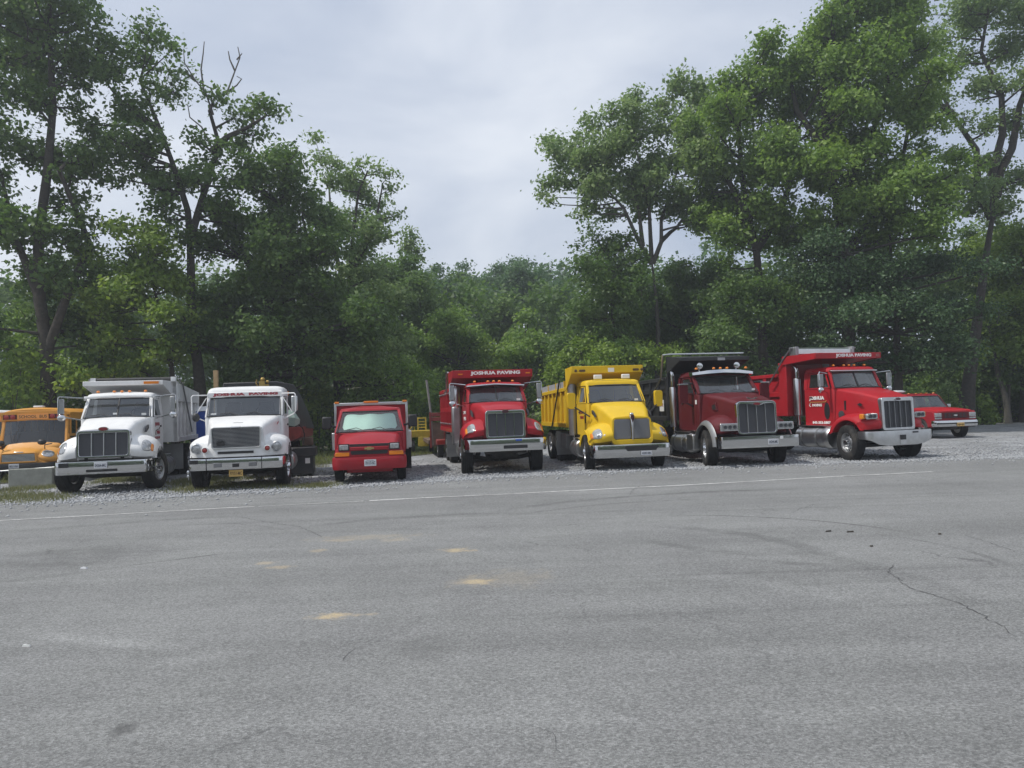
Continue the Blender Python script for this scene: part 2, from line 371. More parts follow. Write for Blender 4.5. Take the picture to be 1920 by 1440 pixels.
def plate(root, x, y, z, s, mat='white_plate', lm='dark_letter', w=.305, h=.155, name='licence_plate', top=None):
    p = obj(name, MB().box(x - w / 2, x + w / 2, y, y + .008, z - h / 2, z + h / 2), mat, root, bevel=.003)
    text('plate_lettering', s, lm, p, (x - w * .42, y - .001, z - h * .28), (1, 0, 0), (0, 0, 1), w * .84, h * .5, .015, .003)
    if top: text('plate_lettering', top, lm, p, (x - w * .3, y - .001, z + h * .3), (1, 0, 0), (0, 0, 1), w * .6, h * .12, .0, .003)
    return p
def grille(root, hw, z0, z1, y0, y1, nbar=3, bw=.01, frame='chrome', mesh='grille_mesh', fw=.075, r=.09, badge='dark_badge', bar_mat='chrome', top_hw=None, badge_z=None):
    """upright radiator grille with surround, dark mesh and vertical bars; y0 at the bottom, y1 at the top"""
    Y = lambda z: y0 + (y1 - y0) * (z - z0) / (z1 - z0)
    th = top_hw or hw; out = rrect(hw, z0, z1, r, 6, th); inn = rrect(hw - fw, z0 + fw * .8, z1 - fw * 1.25, r * .6, 6, th - fw)
    f = obj('grille_surround', MB().frame(out, inn, lambda z: Y(z) - .05, lambda z: Y(z) + .1), frame, root, bevel=.012, ang=50)
    m = MB(); m.loft([[(x, Y(z) + .012, z) for x, z in rrect(hw - fw * .7, z0 + fw * .5, z1 - fw, r * .5, 6, th - fw * .7)], [(x, Y(z) + .03, z) for x, z in rrect(hw - fw * .7, z0 + fw * .5, z1 - fw, r * .5, 6, th - fw * .7)]])
    g = obj('grille_mesh', m, mesh, root)
    for i in range(nbar):
        x = (hw - fw) * 2 * ((i + 1) / (nbar + 1) - .5); za, zb = z0 + fw * .8, z1 - fw * 1.2
        b = MB().hexa([(x - bw, Y(za) - .03, za), (x + bw, Y(za) - .03, za), (x + bw, Y(za) + .01, za), (x - bw, Y(za) + .01, za)], [(x - bw, Y(zb) - .03, zb), (x + bw, Y(zb) - .03, zb), (x + bw, Y(zb) + .01, zb), (x - bw, Y(zb) + .01, zb)])
        obj('grille_bar', b, bar_mat, g)
    if badge:
        bz = badge_z if badge_z is not None else z1 - fw * .6
        e = obj('emblem', MB().loft([[(x, Y(z) - .05, z) for x, z in oval(0, bz, .125, .058)], [(x, Y(z) - .075, z) for x, z in oval(0, bz, .12, .055)]]), 'chrome', f)
        obj('emblem_oval', MB().loft([[(x, Y(z) - .074, z) for x, z in oval(0, bz, .108, .044)], [(x, Y(z) - .082, z) for x, z in oval(0, bz, .1, .038)]]), badge, f)
    return f
def cab(root, mat, wb, wt, floor, belt, zt, roof, yb, yt, yr, panes=1, door=None, glass='glass', crown=.03, front_r=.12, wiper=True, rear_window=True, seats=True, window_line=None, pillar=.05, pm=None):
    pm = pm or mat
    lo = [(-wb, yb), (wb, yb), (wb, yr), (-wb, yr)]
    obj('cab_body', MB().box(-wb, wb, yb, yr, floor, belt), mat, root, bevel=.05)
    obj('cab_interior', MB().box(-wb + .04, wb - .04, yb + .12, yr - .05, belt + .002, belt + .03), 'interior', root)
    obj('dashboard', MB().hexa([(-wb + .08, yb + .1, belt + .03), (wb - .08, yb + .1, belt + .03), (wb - .08, yb + .5, belt + .03), (-wb + .08, yb + .5, belt + .03)], [(-wb + .1, yb + .16, belt + .05), (wb - .1, yb + .16, belt + .05), (wb - .1, yb + .46, belt + .1), (-wb + .1, yb + .46, belt + .1)]), 'interior', root)
    if seats:
        for sx in (-.45, .45):
            obj('seat', MB().hexa([(sx - .25, yr - .55, belt + .03), (sx + .25, yr - .55, belt + .03), (sx + .25, yr - .4, belt + .03), (sx - .25, yr - .4, belt + .03)], [(sx - .2, yr - .42, zt - .12), (sx + .2, yr - .42, zt - .12), (sx + .2, yr - .33, zt - .12), (sx - .2, yr - .33, zt - .12)]), 'seat_cloth', root, bevel=.06)
        pts = [(.45 + .21 * math.cos(a), yb + .58 - .08 * math.sin(a), belt + .13 + .2 * math.sin(a) * .6) for a in np.linspace(0, 2 * math.pi, 21)]
        obj('steering_wheel', MB().tube(pts, .014, 6), 'interior', root)
    # roof
    rings = []
    for z, k in ((zt, 0.), (zt + (roof - zt) * .45, .01), (zt + (roof - zt) * .75, .04), (zt + (roof - zt) * .92, .1), (roof, .2)):
        hw = wt + .045 - k; ya, yc = yt - .03 + k * 1.2, yr + .01 - k * .6; o = rrect(hw, ya, yc, min(front_r, hw), 5); rings.append([(x, y, z) for x, y in o])
    rings.append([(x * .4, (y - (yt + yr) / 2) * .4 + (yt + yr) / 2, roof + crown) for x, y, z in rings[-1]])
    obj('roof', MB().loft(rings), pm, root, ang=50)
    for s in (-1, 1):
        obj('windscreen_pillar', MB().tube([(s * (wb - pillar), yb + .03, belt - .03), (s * (wt - pillar * .6), yt + .03, zt + .01)], pillar * 1.25, 4), pm, root, bevel=.015)
        obj('rear_pillar', MB().hexa([(s * wb, yr - .16, belt - .01), (s * (wb - .06), yr - .16, belt - .01), (s * (wb - .06), yr, belt - .01), (s * wb, yr, belt - .01)], [(s * (wt + .02), yr - .2, zt + .01), (s * (wt - .04), yr - .2, zt + .01), (s * (wt - .04), yr, zt + .01), (s * (wt + .02), yr, zt + .01)]), pm, root)
        d0, d1 = door or (yb + .08, yr - .12)
        dd = obj('door', MB().box(s * (wb - .02) if s > 0 else -wb - .012, wb + .012 if s > 0 else -(wb - .02), d0, d1, floor + .03, belt - .01), mat, root, bevel=.012)
        obj('door_handle', MB().box(min(s * (wb + .012), s * (wb + .035)), max(s * (wb + .012), s * (wb + .035)), d1 - .22, d1 - .08, belt - .3, belt - .25), 'black_plastic', dd)
        # window frame on the door and pane
        fr = [(d0 + .02, belt), (d1, belt), (d1 - .01, zt - .02), (yt + .13, zt - .02)]
        X = lambda z: s * (wb + .004 + (wt - wb) * (z - belt) / (zt - belt)); cxy = (sum(p[0] for p in fr) / 4, sum(p[1] for p in fr) / 4)
        inn = [(p[0] + (cxy[0] - p[0]) * .13, p[1] + (cxy[1] - p[1]) * .13) for p in fr]
        m = MB(); R4 = []
        for dx in (.0, .02):
            R4.append(([(X(z) + s * dx, y, z) for y, z in fr], [(X(z) + s * dx, y, z) for y, z in inn]))
        m.loft([R4[0][0], R4[1][0], R4[1][1], R4[0][1], R4[0][0]], cap=(False, False)); obj('window_frame', m, pm, dd)
        g = MB(); g.add([(X(z) + s * .004, y, z) for y, z in inn], [(0, 1, 2, 3)]); obj('side_window', g, 'dark_glass', root)
    # rear wall
    bw = MB().prismy([(-wb, belt - .01), (wb, belt - .01), (wt, zt + .01), (-wt, zt + .01)], yr - .04, yr); obj('cab_rear_wall', bw, mat, root)
    # windscreen
    wi, ti = wb - pillar * 1.3, wt - pillar * 1.1; sp = [(-1, 1)] if panes == 1 else [(-1, -.018), (.018, 1)]
    for a, b in sp:
        m = MB(); n = 8; r = []
        for k in range(n + 1):
            f = a + (b - a) * k / n; cv = -.05 * (1 - f * f); r.append([(wi * f, yb + .03 + cv, belt), (ti * f, yt + .02 + cv, zt + .005)])
        m.loft(r, closed=False, cap=(False, False)); obj('windscreen', m, glass, root, smooth=True)
    e = .02; m = MB()
    m.tube([(-wi, yb, belt + .01), (-wi * .5, yb - .036, belt + .01), (0, yb - .05, belt + .01), (wi * .5, yb - .036, belt + .01), (wi, yb, belt + .01), (ti, yt, zt), (ti * .5, yt - .036, zt), (0, yt - .05, zt), (-ti * .5, yt - .036, zt), (-ti, yt, zt), (-wi, yb, belt + .01)], e, 4)
    if panes == 2: m.tube([(0, yb - .03, belt), (0, yt - .04, zt)], .025, 4)
    obj('windscreen_seal', m, 'black_plastic', root)
    if wiper:
        for x0, x1 in ((-.12, -.62), (.5, .06)):
            f = .18; obj('wiper', MB().tube([(x0, yb - .06, belt + .03), ((x0 + x1) / 2, yb - .02 + (yt - yb) * f * .6, belt + .02 + (zt - belt) * f), (x1, yb + (yt - yb) * .08 - .04, belt + .02 + (zt - belt) * .1)], .009, 5), 'black_plastic', root)
def marker_lights(root, xs, y, z, mat='amber_lens', size=(.05, .05, .035), dy=0.):
    for x in xs:
        obj('marker_light', MB().ell((x, y + dy * abs(x), z), *size, 10, 6), mat, root)
def west_mirror(root, s, xb, y, z0, z1, xo, mat='chrome', spot=True, w=.17):
    """chrome bracket mirror: bracket from the door, tall mirror head, round spot mirror below"""
    b = obj('mirror_bracket', MB().tube([(s * xb, y + .15, z1 - .02), (s * (xo - .02), y, z1 + .03), (s * xo, y, z1), (s * xo, y, z0 + .02), (s * (xo - .03), y, z0 - .03), (s * xb, y + .18, z0 - .16)], .019, 8), mat, root)
    h = obj('mirror', MB().box(s * (xo - .06) - w / 2, s * (xo - .06) + w / 2, y - .01, y + .04, z0 + .03, z1 - .03), 'steel', root, bevel=.02)
    obj('mirror_glass', MB().box(s * (xo - .06) - w / 2 + .02, s * (xo - .06) + w / 2 - .02, y + .039, y + .046, z0 + .05, z1 - .05), 'chrome', h)
    if spot: obj('spot_mirror', MB().ell((s * (xo - .07), y + .01, z0 - .07), .11, .06, .095, 16, 10), 'chrome', root)
def stack(root, x, y, z0, z1, r=.065, shield=(1.2, 2.2), elbow=True, sr=.11, curve=-.12):
    pts = [(x, y, z0), (x, y, z1 - .2), (x, y - .0, z1 - .08), (x, y + abs(curve) * .5, z1), (x, y + abs(curve) * 1.3, z1 + .04)]
    if elbow: pts = [(x * .6, y + .05, z0 - .05)] + pts
    e = obj('exhaust_stack', MB().tube(pts, r, 14), 'chrome', root)
    obj('exhaust_shield', MB().lathe([(sr * .9, shield[0]), (sr, shield[0] + .03), (sr, shield[1] - .03), (sr * .9, shield[1])], c=(x, y, 0), axis='z', n=20), 'aluminium', root)
def fuel_tank(root, x, y0, y1, z, r=.3, mat='worn_chrome', straps=2, name='fuel_tank'):
    t = obj(name, MB().lathe([(.02, y0), (r * .9, y0 + .02), (r, y0 + .06), (r, y1 - .06), (r * .9, y1 - .02), (.02, y1)], c=(x, 0, z), axis='y', n=28), mat, root)
    for k in range(straps):
        yy = y0 + (y1 - y0) * (k + .5) / straps; obj('tank_strap', MB().lathe([(r + .004, yy - .03), (r + .012, yy - .03), (r + .012, yy + .03), (r + .004, yy + .03)], c=(x, 0, z), axis='y', n=28, cap=False), 'steel', t)
    obj('tank_step', MB().box(x - r * .6, x + r * .6, y0 + .1, y1 - .1, z + r + .01, z + r + .04), 'aluminium', t)
def chassis(root, y0, y1, axles, z=.95, w=.43):
    for s in (-1, 1): obj('frame_rail', MB().box(s * w - .04, s * w + .04, y0, y1, z - .26, z), 'chassis', root)
    m = MB(); m.box(-.35, .35, y0 + .2, 1.2, .5, .95); m.tube([(-.95, 0, .5), (-.5, 0, .42), (.5, 0, .42), (.95, 0, .5)], .06, 6); m.box(-.2, .2, 1.2, 2.2, .55, .9)
    for y in axles:
        m.tube([(-.8, y, .525), (.8, y, .525)], .1, 10); m.ell((0, y, .55), .22, .22, .22, 12, 8)
    m.tube([(0, 2.0, .7), (0, axles[0], .55)], .06, 8); m.box(-.6, .6, y0 + .02, y0 + .16, .6, .9)
    obj('chassis', m, 'chassis', root)
def dump_body(root, mat, y0, y1, z0, z1, hw=1.22, nrib=5, rib_mat=None, rail=.12, zr=None, board=None, visor=None, visor_mat=None, inner='rust_brown', hband=None, front_top=None, rib_w=.1):
    """open tipping body: floor, headboard, two ribbed sides, tailgate and the plate reaching over the cab"""
    zr = z1 if zr is None else zr; px = hw - .09; ft = front_top or z1 + .3
    obj('body_floor', MB().box(-px, px, y0, y1, z0, z0 + .1), mat, root)
    obj('headboard', MB().box(-px - .05, px + .05, y0 - .03, y0 + .03, z0, ft), mat, root, bevel=.01)
    obj('tailgate', MB().box(-px, px, y1 - .03, y1 + .06, z0, zr + .05), mat, root, bevel=.01)
    for s in (-1, 1):
        a, b = sorted((s * px, s * (px - .03)))
        wl = obj('side_wall', MB().hexa([(a, y0, z0), (b, y0, z0), (b, y1, z0), (a, y1, z0)], [(a, y0, z1), (b, y0, z1), (b, y1, zr), (a, y1, zr)]), mat, root)
        a, b = sorted((s * px, s * hw))
        obj('top_rail', MB().hexa([(a, y0, z1 - rail), (b, y0, z1 - rail), (b, y1, zr - rail), (a, y1, zr - rail)], [(a, y0, z1), (b, y0, z1), (b, y1, zr), (a, y1, zr)]), mat, wl, bevel=.012)
        obj('bottom_rail', MB().prism([(y0, z0), (y1, z0), (y1, z0 + .15), (y0, z0 + .15)], a, b), mat, wl, bevel=.012)
        if hband: obj('side_band', MB().box(a + (.03 if s < 0 else 0), b - (.03 if s > 0 else 0), y0, y1, hband - .08, hband + .08), mat, wl, bevel=.012)
        for k in range(nrib + 1):
            y = y0 + .06 + (y1 - y0 - .12) * k / nrib; q = z0 + .15; tz = z1 + (zr - z1) * (y - y0) / (y1 - y0) - rail; o = s * (hw - .012)
            a, b = sorted((s * px, o)); f = rib_w / 2
            obj('rib', MB().hexa([(a, y - f, q), (b, y - f, q), (b, y + f, q), (a, y + f, q)], [(a, y - f, tz), (b, y - f, tz), (b, y + f, tz), (a, y + f, tz)]), rib_mat or mat, wl, bevel=.008)
        if board:
            a, b = sorted((s * (px - .0), s * (px + .05)))
            for k in range(3):
                ya = y0 + .25 + (y1 - y0 - .3) * k / 3; yb_ = ya + (y1 - y0 - .3) / 3 - .06; zz = lambda y: z1 + (zr - z1) * (y - y0) / (y1 - y0)
                obj('side_board', MB().hexa([(a, ya, zz(ya)), (b, ya, zz(ya)), (b, yb_, zz(yb_)), (a, yb_, zz(yb_))], [(a, ya, zz(ya) + board), (b, ya, zz(ya) + board), (b, yb_, zz(yb_) + board), (a, yb_, zz(yb_) + board)]), 'grey_board', wl)
                obj('board_post', MB().box(a - .02, b + .02, ya - .08, ya - .0, zz(ya) - .02, zz(ya) + board + .02), mat, wl)
    if visor:
        vy, va, vb, vh, drop = visor          # front y, lip bottom z, lip top z, half width, depth where it meets the headboard
        v = obj('cab_guard', MB().box(-vh, vh, vy, vy + .05, va, vb), visor_mat or mat, root, bevel=.012)
        obj('guard_plate', MB().hexa([(-vh, vy + .05, vb - .05), (vh, vy + .05, vb - .05), (vh, y0 - .03, ft - .06), (-vh, y0 - .03, ft - .06)], [(-vh, vy + .05, vb), (vh, vy + .05, vb), (vh, y0 - .03, ft), (-vh, y0 - .03, ft)]), visor_mat or mat, v)
        obj('guard_underside', MB().hexa([(-vh + .04, vy + .06, va + .03), (vh - .04, vy + .06, va + .03), (vh - .04, y0 - .04, drop), (-vh + .04, y0 - .04, drop)], [(-vh + .04, vy + .06, va + .06), (vh - .04, vy + .06, va + .06), (vh - .04, y0 - .04, drop + .03), (-vh + .04, y0 - .04, drop + .03)]), visor_mat or mat, v)
        for s in (-1, 1):
            a, b = sorted((s * vh, s * (vh - .04)))
            obj('guard_gusset', MB().prism([(vy + .052, va), (y0 - .032, drop), (y0 - .032, ft - .062), (vy + .052, vb - .052)], a, b), visor_mat or mat, v)
        return v
def mudflap(root, x, y, z0, z1, w=.6, mat='rubber'): obj('mud_flap', MB().box(x - w / 2, x + w / 2, y, y + .015, z0, z1), mat, root)
def bowtie(root, x, y, z, w, h):
    p = [(-w, -h * .55), (-w * .42, -h * .55), (-w * .42, -h), (w * .42, -h), (w * .42, -h * .55), (w * 1.0, -h * .55), (w * .9, h * .55), (w * .42, h * .55), (w * .42, h), (-w * .42, h), (-w * .42, h * .55), (-w * .9, h * .55)]
    obj('emblem', MB().prismy([(x + a, z + b) for a, b in p], y - .02, y), 'gold_badge', root, bevel=.004)

# ------------------------------------------------------------------ ground, road, sky-side setting
def sheet(name, pts, z, mat, kind='structure', sub=0):
    m = MB(); m.add([(x, y, z) for x, y in pts], [tuple(range(len(pts)))]); o = obj(name, m, mat, smooth=False); o['kind'] = kind; return o
def smooth_noise(i, seed=0): return math.sin(i * 1.7 + seed) * .5 + math.sin(i * 3.1 + seed * 2.3) * .3 + math.sin(i * 7.3 + seed) * .2
def asphalt_material():
    m = bpy.data.materials.new('asphalt'); m.use_nodes = True; t = m.node_tree; b = t.nodes['Principled BSDF']; l = t.links.new
    c = N(t, 'ShaderNodeTexCoord').outputs['Object']
    def noise(scale, detail=4, rough=.6, vec=None, dist=0):
        n = N(t, 'ShaderNodeTexNoise'); n.inputs['Scale'].default_value = scale; n.inputs['Detail'].default_value = detail; n.inputs['Roughness'].default_value = rough; n.inputs['Distortion'].default_value = dist
        l(vec or c, n.inputs['Vector']); return n.outputs[0]
    def mrange(v, a, b_, c_, d, smooth=False):
        n = N(t, 'ShaderNodeMapRange'); n.inputs[1].default_value, n.inputs[2].default_value, n.inputs[3].default_value, n.inputs[4].default_value = a, b_, c_, d
        if smooth: n.interpolation_type = 'SMOOTHSTEP'
        l(v, n.inputs[0]); return n.outputs[0]
    def mul(a, b_, op='MULTIPLY'):
        n = N(t, 'ShaderNodeMath', operation=op)
        for i, x in enumerate((a, b_)):
            if isinstance(x, (int, float)): n.inputs[i].default_value = x
            else: l(x, n.inputs[i])
        return n.outputs[0]
    def mix(f, a, b_):
        n = N(t, 'ShaderNodeMix', data_type='RGBA')
        for s, x in ((0, f), (6, a), (7, b_)):
            if isinstance(x, (int, float)): n.inputs[s].default_value = x
            elif isinstance(x, tuple): n.inputs[s].default_value = (*x, 1)
            else: l(x, n.inputs[s])
        return n.outputs[2]
    def mapped(sx, sy, rz=0):
        n = N(t, 'ShaderNodeMapping'); n.inputs['Scale'].default_value = (sx, sy, 1); n.inputs['Rotation'].default_value = (0, 0, rz); l(c, n.inputs[0]); return n.outputs[0]
    v = N(t, 'ShaderNodeTexVoronoi'); v.inputs['Scale'].default_value = 75; l(c, v.inputs['Vector'])
    sepc = N(t, 'ShaderNodeSeparateColor'); l(v.outputs['Color'], sepc.inputs[0])
    agg = mrange(sepc.outputs[0], 0, 1, .72, 1.34)
    fine = mrange(noise(130, 3, .7), .3, .7, .72, 1.28)
    grain = mrange(noise(42, 4, .75), .3, .7, .74, 1.26)
    blot = mrange(noise(.35, 5, .6), .3, .7, .88, 1.12)
    blot2 = mrange(noise(1.6, 5, .65), .3, .7, .93, 1.07)
    val = mul(mul(mul(mul(agg, fine), grain), blot), blot2)
    # curved tyre marks left by turning trucks: rings through three points of the lane
    brk = mrange(noise(2.2, 4, .65), .35, .6, .25, 1.0)
    for p3, wd, st in (([(215, 1065), (330, 1050), (450, 1035)], .05, -.16), ([(0, 1060), (150, 1045), (350, 1025)], .22, -.1), ([(0, 1092), (110, 1080), (230, 1064)], .16, -.09), ([(50, 995), (250, 980), (450, 967)], .25, -.09), ([(0, 1180), (200, 1205), (380, 1220)], .14, .08), ([(225, 1255), (380, 1235), (450, 1227)], .12, .08),
                       ([(1240, 967), (1460, 972), (1710, 1000)], .05, -.2), ([(1280, 990), (1410, 1005), (1585, 1060)], .2, -.1), ([(1200, 1010), (1310, 1030), (1410, 1040)], .16, -.09), ([(960, 955), (1200, 930), (1500, 918)], .2, -.14), ([(960, 968), (1150, 945), (1400, 935)], .12, -.1), ([(1380, 1048), (1500, 1058), (1590, 1062)], .14, -.12), ([(1450, 1030), (1650, 1070), (1850, 1160)], .3, -.07), ([(560, 990), (800, 968), (1000, 962)], .18, -.1), ([(1700, 1010), (1800, 1030), (1910, 1070)], .06, -.12), ([(1150, 1075), (1400, 1090), (1650, 1140)], .25, .06)):
        A, B, C_ = [gnd(*q)[:2] for q in p3]; ax, ay, bx_, by, cx_, cy_ = *A, *B, *C_
        D = 2 * (ax * (by - cy_) + bx_ * (cy_ - ay) + cx_ * (ay - by)); ux_ = ((ax * ax + ay * ay) * (by - cy_) + (bx_ * bx_ + by * by) * (cy_ - ay) + (cx_ * cx_ + cy_ * cy_) * (ay - by)) / D; uy_ = ((ax * ax + ay * ay) * (cx_ - bx_) + (bx_ * bx_ + by * by) * (ax - cx_) + (cx_ * cx_ + cy_ * cy_) * (bx_ - ax)) / D
        R_ = math.hypot(ax - ux_, ay - uy_); half = math.hypot(ax - cx_, ay - cy_) / 2
        def dist(px_, py_):
            vs_ = N(t, 'ShaderNodeVectorMath', operation='DISTANCE'); l(c, vs_.inputs[0]); vs_.inputs[1].default_value = (px_, py_, .006); return vs_.outputs['Value']
        d0 = mul(mul(dist(ux_, uy_), R_, 'SUBTRACT'), 0, 'ABSOLUTE'); ring = mrange(d0, wd * .3, wd, 1, 0, True); along = mrange(dist(*B), half * .55, half * 1.25, 1, 0, True)
        val = mul(val, mul(mul(mul(mul(ring, along), brk), st * 2.6), 1.0, 'ADD'))
    # tyre-worn bands that follow the turning lane
    strk = mrange(noise(1.0, 4, .55, mapped(.05, 1.25, rad(-9)), .6), .36, .64, .9, 1.09); val = mul(val, strk)
    strk2 = mrange(noise(1.0, 3, .5, mapped(.07, 3.0, rad(12)), .8), .6, .74, 1.0, .84); val = mul(val, strk2)
    base = mix(mrange(noise(.7, 3), .35, .65, 0, 1), (.2, .203, .203), (.194, .198, .196))
    vm = N(t, 'ShaderNodeVectorMath', operation='SCALE'); l(base, vm.inputs[0]); l(val, vm.inputs['Scale']); col = vm.outputs[0]
    # cracks
    def cracks(scale, wd, seed, lo, hi, dark):
        mp_ = N(t, 'ShaderNodeMapping'); mp_.inputs['Location'].default_value = (seed, seed * .7, 0); l(c, mp_.inputs[0])
        nn = N(t, 'ShaderNodeTexNoise'); nn.inputs['Scale'].default_value = 1.3; nn.inputs['Detail'].default_value = 5; l(mp_.outputs[0], nn.inputs['Vector'])
        ad = N(t, 'ShaderNodeVectorMath', operation='MULTIPLY_ADD'); ad.inputs[1].default_value = (1.1, 1.1, 0); l(nn.outputs['Color'], ad.inputs[0]); l(mp_.outputs[0], ad.inputs[2])
        vo = N(t, 'ShaderNodeTexVoronoi', feature='DISTANCE_TO_EDGE'); vo.inputs['Scale'].default_value = scale; l(ad.outputs[0], vo.inputs['Vector'])
        line = mrange(vo.outputs['Distance'], 0, wd, 1, 0); msk = mrange(noise(.45, 2, .5, mp_.outputs[0]), lo, hi, 0, 1)
        return mul(mul(line, msk), dark)
    cr = mul(cracks(.22, .0035, 5.3, .55, .68, .55), cracks(.6, .01, 11.7, .6, .7, .5), 'MAXIMUM')
    col = mix(cr, col, (.045, .045, .047))
    # sand spread in a few spots
    wx = noise(5, 4, .7)
    spots = [((618, 1157), .2, .05, 1.0), ((648, 1154), .26, .03, .6), ((895, 1092), .17, .07, .9), ((893, 1090), .3, .12, .35), ((860, 1032), .24, .06, .85), ((498, 1056), .16, .05, .5), ((525, 1064), .18, .05, .5), ((598, 1033), .15, .05, .4), ((690, 1008), .9, .1, .25), ((640, 1013), .4, .07, .35), ((960, 1085), .5, .2, .16), ((740, 1013), .25, .07, .3)]
    tot = None
    for (px, py), rx, ry, st in spots:
        g = gnd(px, py)
        mp_ = N(t, 'ShaderNodeMapping'); mp_.vector_type = 'POINT'; mp_.inputs['Location'].default_value = (-g[0] / rx, -g[1] / (ry * 2.6), 0); mp_.inputs['Scale'].default_value = (1 / rx, 1 / (ry * 2.6), 0); l(c, mp_.inputs[0])
        ln = N(t, 'ShaderNodeVectorMath', operation='LENGTH'); l(mp_.outputs[0], ln.inputs[0])
        d = mul(ln.outputs['Value'], mrange(wx, .2, .8, -.9, .9), 'ADD'); s = mul(mrange(d, .25, 1.15, 1, 0, True), st)
        tot = s if tot is None else mul(tot, s, 'MAXIMUM')
    tot = mul(tot, mrange(noise(45, 3), .3, .6, .45, 1.0))
    col = mix(tot, col, (.47, .38, .24))
    # a few oil marks
    for (px, py), r, st in (((228, 1368), .1, .6), ((800, 1217), .3, .18)):
        g = gnd(px, py); mp_ = N(t, 'ShaderNodeMapping'); mp_.inputs['Location'].default_value = (-g[0] / r, -g[1] / r * .8, 0); mp_.inputs['Scale'].default_value = (1 / r, .8 / r, 0); l(c, mp_.inputs[0])
        ln = N(t, 'ShaderNodeVectorMath', operation='LENGTH'); l(mp_.outputs[0], ln.inputs[0])
        d = mul(ln.outputs['Value'], mrange(wx, .2, .8, -.5, .5), 'ADD'); col = mix(mul(mrange(d, .3, 1.1, 1, 0, True), st), col, (.06, .06, .06))
    l(col, b.inputs['Base Color']); b.inputs['Roughness'].default_value = .82; b.inputs['Specular IOR Level'].default_value = .3
    bp = N(t, 'ShaderNodeBump'); bp.inputs['Strength'].default_value = .55; bp.inputs['Distance'].default_value = .012
    hgt = mul(mul(v.outputs['Distance'], .6), noise(110, 3, .7), 'ADD'); l(hgt, bp.inputs['Height']); l(bp.outputs[0], b.inputs['Normal'])
    MAT['asphalt'] = m
asphalt_material()
def rock_material(name, c0, c1, scale, scale2=14):
    m = bpy.data.materials.new(name); m.use_nodes = True; t = m.node_tree; b = t.nodes['Principled BSDF']; l = t.links.new
    c = N(t, 'ShaderNodeTexCoord').outputs['Object']
    v = N(t, 'ShaderNodeTexVoronoi'); v.inputs['Scale'].default_value = scale; l(c, v.inputs['Vector'])
    sp = N(t, 'ShaderNodeSeparateColor'); l(v.outputs['Color'], sp.inputs[0])
    n = N(t, 'ShaderNodeTexNoise'); n.inputs['Scale'].default_value = .5; n.inputs['Detail'].default_value = 6; l(c, n.inputs['Vector'])
    r = N(t, 'ShaderNodeMix', data_type='RGBA'); r.inputs[6].default_value = (*c0, 1); r.inputs[7].default_value = (*c1, 1); l(sp.outputs[0], r.inputs[0])
    mr = N(t, 'ShaderNodeMapRange'); mr.inputs[1].default_value = .3; mr.inputs[2].default_value = .7; mr.inputs[3].default_value = .75; mr.inputs[4].default_value = 1.2; l(n.outputs[0], mr.inputs[0])
    vm = N(t, 'ShaderNodeVectorMath', operation='SCALE'); l(r.outputs[2], vm.inputs[0]); l(mr.outputs[0], vm.inputs['Scale'])
    dn = N(t, 'ShaderNodeTexNoise'); dn.inputs['Scale'].default_value = .9; dn.inputs['Detail'].default_value = 7; dn.inputs['Roughness'].default_value = .7; dn.inputs['Distortion'].default_value = .8; l(c, dn.inputs['Vector'])
    dm = N(t, 'ShaderNodeMapRange'); dm.inputs[1].default_value = .5; dm.inputs[2].default_value = .66; dm.inputs[4].default_value = .65; l(dn.outputs[0], dm.inputs[0])
    dx = N(t, 'ShaderNodeMix', data_type='RGBA'); dx.inputs[7].default_value = (.13, .125, .11, 1); l(dm.outputs[0], dx.inputs[0]); l(vm.outputs[0], dx.inputs[6]); l(dx.outputs[2], b.inputs['Base Color'])
    b.inputs['Roughness'].default_value = .9
    bp = N(t, 'ShaderNodeBump'); bp.inputs['Strength'].default_value = .9; bp.inputs['Distance'].default_value = .04; l(v.outputs['Distance'], bp.inputs['Height']); l(bp.outputs[0], b.inputs['Normal'])
    MAT[name] = m
rock_material('gravel', (.18, .187, .2), (.38, .39, .405), 15)
rock_material('earth', (.045, .05, .03), (.1, .1, .06), 9)
rock_material('paint_line', (.38, .38, .38), (.62, .62, .61), 22)

sheet('ground', [(-165, -70), (165, -70), (165, 205), (-165, 205)], -.06, 'earth')
# gravel lot: irregular edges
ga = [(-60, 17.2), (60, 17.2), (60, 46), (34, 48.5), (26, 47.5), (22, 44), (16, 42), (9, 41), (3, 39), (-1, 37.5), (-3.2, 34.5), (-6, 29.5), (-9.0, 28.5), (-10, 29.5), (-14, 27), (-16, 24.6), (-20, 24), (-60, 24)]
sheet('gravel_lot', ga, .0, 'gravel')
edge = [gnd(px, py) for px, py in [(0, 946), (120, 942), (220, 938), (330, 932), (450, 925), (560, 920), (640, 915), (760, 906), (880, 899), (960, 894), (1080, 888), (1180, 884), (1270, 880), (1380, 876), (1480, 872.5), (1590, 868), (1700, 864.5), (1800, 861.5), (1920, 858)]]
ep = [(-60., 16.4), (-25., 17.6)]
ex = np.array([e[0] for e in edge]); ey = np.array([e[1] for e in edge])
for i, x in enumerate(np.arange(-18, 17, .25)):
    y = np.interp(x, ex, ey) if x > ex[0] else ey[0] + (x - ex[0]) * .05
    ep.append((x, y + (.2 * smooth_noise(i * .37) + .1 * smooth_noise(i * 1.3, 1)) + .08 * smooth_noise(i * 3.3, 2)))
ep += [(20., 21.8), (60., 20.5)]
sheet('asphalt_road', [(-60, -40), (60, -40)] + ep[::-1], .006, 'asphalt')
